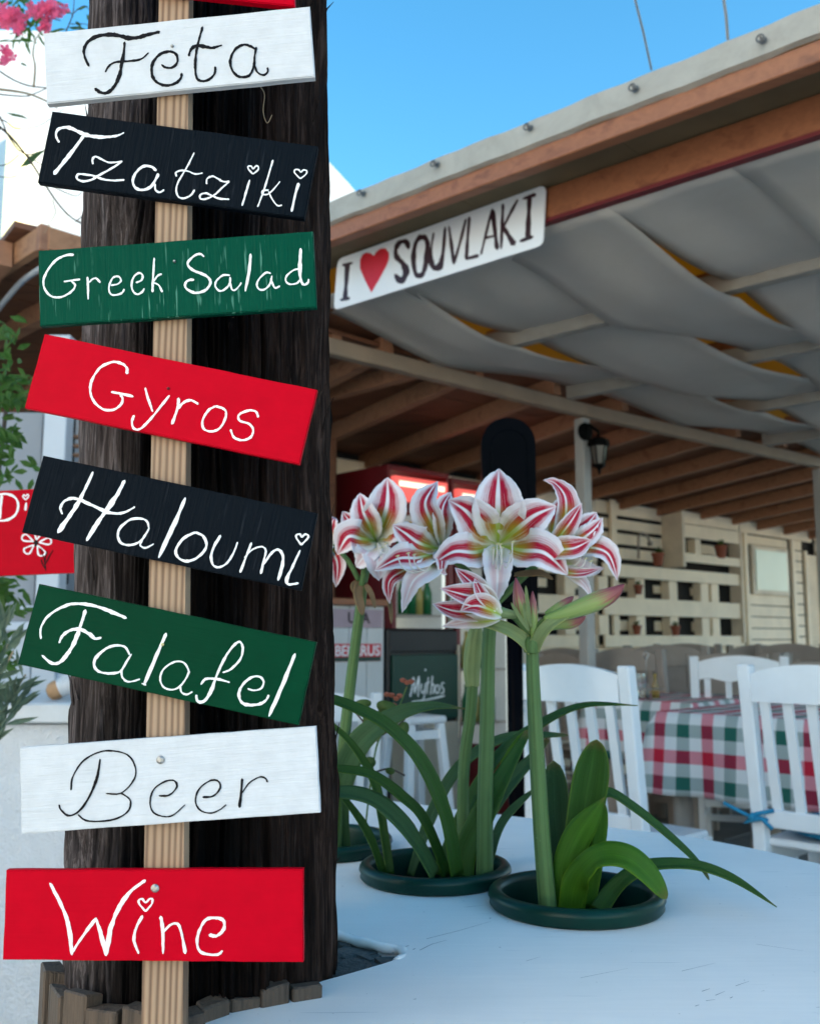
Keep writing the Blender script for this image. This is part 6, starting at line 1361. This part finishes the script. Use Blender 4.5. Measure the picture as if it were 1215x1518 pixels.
# white building behind
BP = V(-.5, 8.0, 0); BN = V(-.3, -.954, 0).normalized(); BX = V(-BN.y, BN.x, 0)
hb = thing('white_building', 'tall whitewashed building behind the pole at the upper left', 'building', (-3.0, 10.5, 0))
ol = [(-160, 1000), (-160, 40), (66, 46), (300, 60), (482, 234), (517, 272), (640, 420), (640, 1000)]
pp = [on_pl(x, y, BP, BN) for x, y in ol]; mb = MB(); bk = [p - BN * 0.1 for p in pp]; n = len(pp)
mb.add(pp + bk, [tuple(range(n)), tuple(reversed(range(n, 2 * n)))] + [(i, (i + 1) % n, (i + 1) % n + n, i + n) for i in range(n)]); obj('walls', mb, M['house'], hb)
AB = Matrix((BX, -BN, UP)).transposed()
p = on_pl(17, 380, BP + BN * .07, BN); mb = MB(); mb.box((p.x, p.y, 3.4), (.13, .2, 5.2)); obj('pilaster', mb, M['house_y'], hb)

# ------------------------------------------------------------------ plants at the left
def leafcard(mb, p, d, s_, w_, n_=None):
    d = d.normalized(); sd2 = d.cross(n_ if n_ is not None else V(R.uniform(-1, 1), -1, R.uniform(-1, 1))).normalized(); up2 = sd2.cross(d)
    mb.add([p, p + d * s_ * .35 + sd2 * w_ * .5, p + d * s_ * .7 + sd2 * w_ * .35 + up2 * s_ * .05, p + d * s_, p + d * s_ * .7 - sd2 * w_ * .35 + up2 * s_ * .05, p + d * s_ * .35 - sd2 * w_ * .5, p + d * s_ * .5 - up2 * s_ * .05], [(0, 1, 6), (1, 2, 6), (2, 3, 6), (3, 4, 6), (4, 5, 6), (5, 0, 6)])
ole = thing('oleander', 'oleander with pink blossoms and bare twigs hanging over the upper left corner', 'shrub', (-1.15, 2.3, 0)); YO = 2.1
tw = [([(-60,60),(20,118),(75,130),(130,128)],2.6,'bark'), ([(-40,135),(30,142),(52,138),(100,116),(150,100)],2.2,'bark'), ([(-30,170),(5,178),(25,190),(60,185),(95,160)],2,'bark'),
      ([(-60,150),(0,188),(35,225),(60,262),(85,300),(110,325),(150,345)],3.6,'bark'), ([(-40,215),(0,245),(30,228)],2,'bark'), ([(0,172),(15,205),(38,228),(80,222),(130,232)],2.6,'bark'), ([(38,228),(66,246),(90,250)],1.8,'bark'),
      ([(66,268),(90,282),(112,290),(122,284)],1.8,'bark'), ([(78,296),(82,315),(74,330),(66,345)],1.4,'twig_y'), ([(85,300),(100,318),(118,328),(135,328)],1.6,'bark'), ([(112,328),(124,318),(140,302)],1.8,'bark'),
      ([(50,128),(52,98),(49,80),(52,60),(60,48)],3.6,'twig_y'), ([(-40,128),(0,132),(40,138),(70,150),(85,160)],4.0,'twig_y'), ([(120,44),(98,50),(108,20),(110,-10)],2.2,'bark'), ([(105,35),(125,35),(140,40)],1.4,'bark'), ([(108,20),(125,8),(138,22)],1.4,'bark'), ([(108,24),(100,10),(92,4)],1.4,'bark'),
      ([(-30,40),(10,28),(50,22),(90,30)],3,'bark'), ([(0,190),(-20,250),(20,262),(45,240)],1.6,'bark'), ([(128,232),(100,205),(80,196)],1.2,'bark')]
def wpts(q, Y, jit=.12):
    o_ = R.uniform(-jit, jit); return [V(*z) for z in crom([tuple(at_y(x, y, Y + o_ + .03 * i)) for i, (x, y) in enumerate(q)], 6)]
for q, w_, mt in tw:
    cp = wpts(q, YO); n = len(cp); mb = MB(); mb.tube(cp, [w_ * YO / FPX / 2 * (1.15 - .6 * i / n) for i in range(n)], 6); obj('branch', mb, M[mt], ole, smooth=True)
mb_l = MB()
for (x, y, dx, dy, s_, w_) in ((28,249,26,-22,52,14),(8,166,26,10,45,6),(60,62,20,8,30,7),(100,40,26,3,30,8),(105,60,-3,12,20,6),(118,42,20,10,22,6),(70,48,30,-2,34,8),(128,20,12,18,24,8),(135,30,8,24,26,9),(112,14,18,-6,22,7),(96,8,-18,-10,24,7),(112,30,12,16,18,6),(104,48,12,14,16,6),(20,85,-24,14,28,6),(30,92,16,12,18,5),(0,95,16,-14,26,7),(48,40,-12,-14,24,7),(90,20,-14,-12,22,7),(60,18,24,-8,28,8),(80,60,24,6,26,7),(44,20,4,-20,22,7),(105,20,-14,-8,20,5)):
    p = at_y(x, y, YO + R.uniform(-.05, .05)); d_ = V(dx, R.uniform(-6, 6), -dy); k = YO / FPX; leafcard(mb_l, p, d_, s_ * k, w_ * k, V(0, -1, .3)); 
obj('foliage', mb_l, M['oleaf'], ole, smooth=False)
mb_y = MB()
for k in range(90):
    x = R.choice([R.uniform(-10, 80), R.uniform(20, 50)]); y = R.uniform(-10, 60); p = at_y(x, y, YO + .25 + R.uniform(0, .3)); leafcard(mb_y, p, V(R.uniform(-1, 1), R.uniform(-1, 1), R.uniform(-1, 1)), .045, .010)
obj('foliage', mb_y, M['oleaf_l'], ole)
for (cx_, cy_, n_, sp_) in ((12,28,22,17),(28,38,10,12),(62,18,20,15),(75,10,12,12),(70,42,8,8),(86,18,5,6),(12,88,5,8),(8,76,3,5),(22,22,10,12)):
    mb = MB()
    for k in range(n_):
        c = at_y(cx_ + R.gauss(0, sp_ * .55), cy_ + R.gauss(0, sp_ * .5), YO - .02 + R.uniform(-.04, .04)); nrm = V(R.uniform(-.8, .8), -1, R.uniform(-.8, .8)).normalized(); a = nrm.cross(V(.3, .1, 1)).normalized(); b = nrm.cross(a); rr_ = .010 + R.uniform(0, .005); ph = R.uniform(0, 6)
        for i in range(5):
            an = ph + i * 2 * pi / 5; dv = a * cos(an) + b * sin(an); sv = a * -sin(an) + b * cos(an)
            mb.add([c, c + dv * rr_ * .7 + sv * rr_ * .4 + nrm * .002, c + dv * rr_ * 1.1 + nrm * .004, c + dv * rr_ * .7 - sv * rr_ * .4 + nrm * .002], [(0, 1, 2, 3)])
    obj('blossom', mb, M['pink' if R.random() < .75 else 'pink_l'], ole)
# leafy shrub in front of the shop
shb = thing('climbing_shrub', 'green leafy shrub at the left edge beside the red Di board', 'shrub', (-1.05, 2.2, 0)); YS = 2.15
mb = MB(); mb.tube(wpts([(-30,1010),(-12,900),(-8,760),(5,640),(15,560)], YS, 0), [.008, .007, .006, .004, .003] * 5 if False else .005, 6); obj('branch', mb, M['bark'], shb)
for (x0, y0, x1, y1, n_) in ((-20, 490, 22, 490, 16), (-20, 590, 45, 580, 46), (-10, 560, 25, 545, 20), (-20, 640, 28, 650, 34), (-20, 690, 48, 690, 20), (-20, 850, 26, 900, 36), (-20, 900, 14, 990, 34), (0, 868, 32, 880, 10)):
    mb = MB()
    for k in range(int(n_ * 1.5)):
        t = R.random(); x = lerp(x0, x1, t) + R.gauss(0, 7); y = lerp(y0, y1, t) + R.gauss(0, 15); p = at_y(x, y, YS + R.uniform(-.06, .06)); leafcard(mb, p, V(R.uniform(-.7, .9), R.uniform(-.5, .3), R.uniform(-1, .2)), .030 + R.uniform(0, .014), .014)
    obj('foliage', mb, M['oleaf_l'], shb)
olv = thing('olive_sprig', 'grey green olive shrub with long leaves in the lower left beside the marble ledge', 'shrub', (-.75, 1.75, 0)); YV = 1.75
for (b_, t_) in (((-20,1110),(38,1000)), ((-30,1080),(20,965)), ((-25,1060),(12,955)), ((-10,1110),(30,1040)), ((-30,1010),(8,930))):
    cp = wpts([b_, ((b_[0] + t_[0]) / 2 - 4, (b_[1] + t_[1]) / 2), t_], YV, .04); mb = MB(); mb.tube(cp, .0018, 5); obj('branch', mb, M['twig_y'], olv)
    mb = MB()
    for k in range(18):
        p = cp[R.randrange(len(cp))]; leafcard(mb, p, V(R.uniform(-.5, .9), R.uniform(-.4, .2), R.uniform(.2, 1.2)), .045 + R.uniform(0, .02), .011)
    obj('foliage', mb, M['olive'], olv)

# ------------------------------------------------------------------ overhead cables
for (a, b, w_, lb_) in (((937, -10, 2.6), (964, 98, 2.9), .0035, 'pale cable dropping from the sky to the canopy edge, left of two'), ((1069, -10, 2.3), (1078, 55, 2.4), .004, 'blue grey cable dropping to the canopy edge, right of two')):
    A_0, B_0 = at_y(*a), at_y(*b); d_ = (A_0 - B_0); mb = MB(); mb.tube([B_0 - d_ * .05, B_0 + d_ * .5 + V(.004, 0, 0), B_0 + d_ * 4], w_, 6); tag(obj('cable', mb, M['wire'], None), lb_, 'cable')

# ------------------------------------------------------------------ unseen white blocks added for the light: left bounces sun, right shades this corner
def block(x0, x1, y0, y1, h, label):
    t = thing('house', label, 'building', ((x0 + x1) / 2, (y0 + y1) / 2, 0)); mb = MB(); mb.box(((x0 + x1) / 2, (y0 + y1) / 2, h / 2), (x1 - x0, y1 - y0, h)); obj('walls', mb, M['house'], t)
    mb = MB(); mb.box(((x0 + x1) / 2, (y0 + y1) / 2, h + .1), (x1 - x0 + .4, y1 - y0 + .4, .2)); obj('roof_slab', mb, M['house'], t)
block(-10.0, -3.4, -13.0, -0.2, 6.8, 'sunlit whitewashed house across the lane behind the viewer on the left')
block(8.2, 13.0, -5.6, 5.3, 7.0, 'whitewashed house across the lane beyond the right edge')
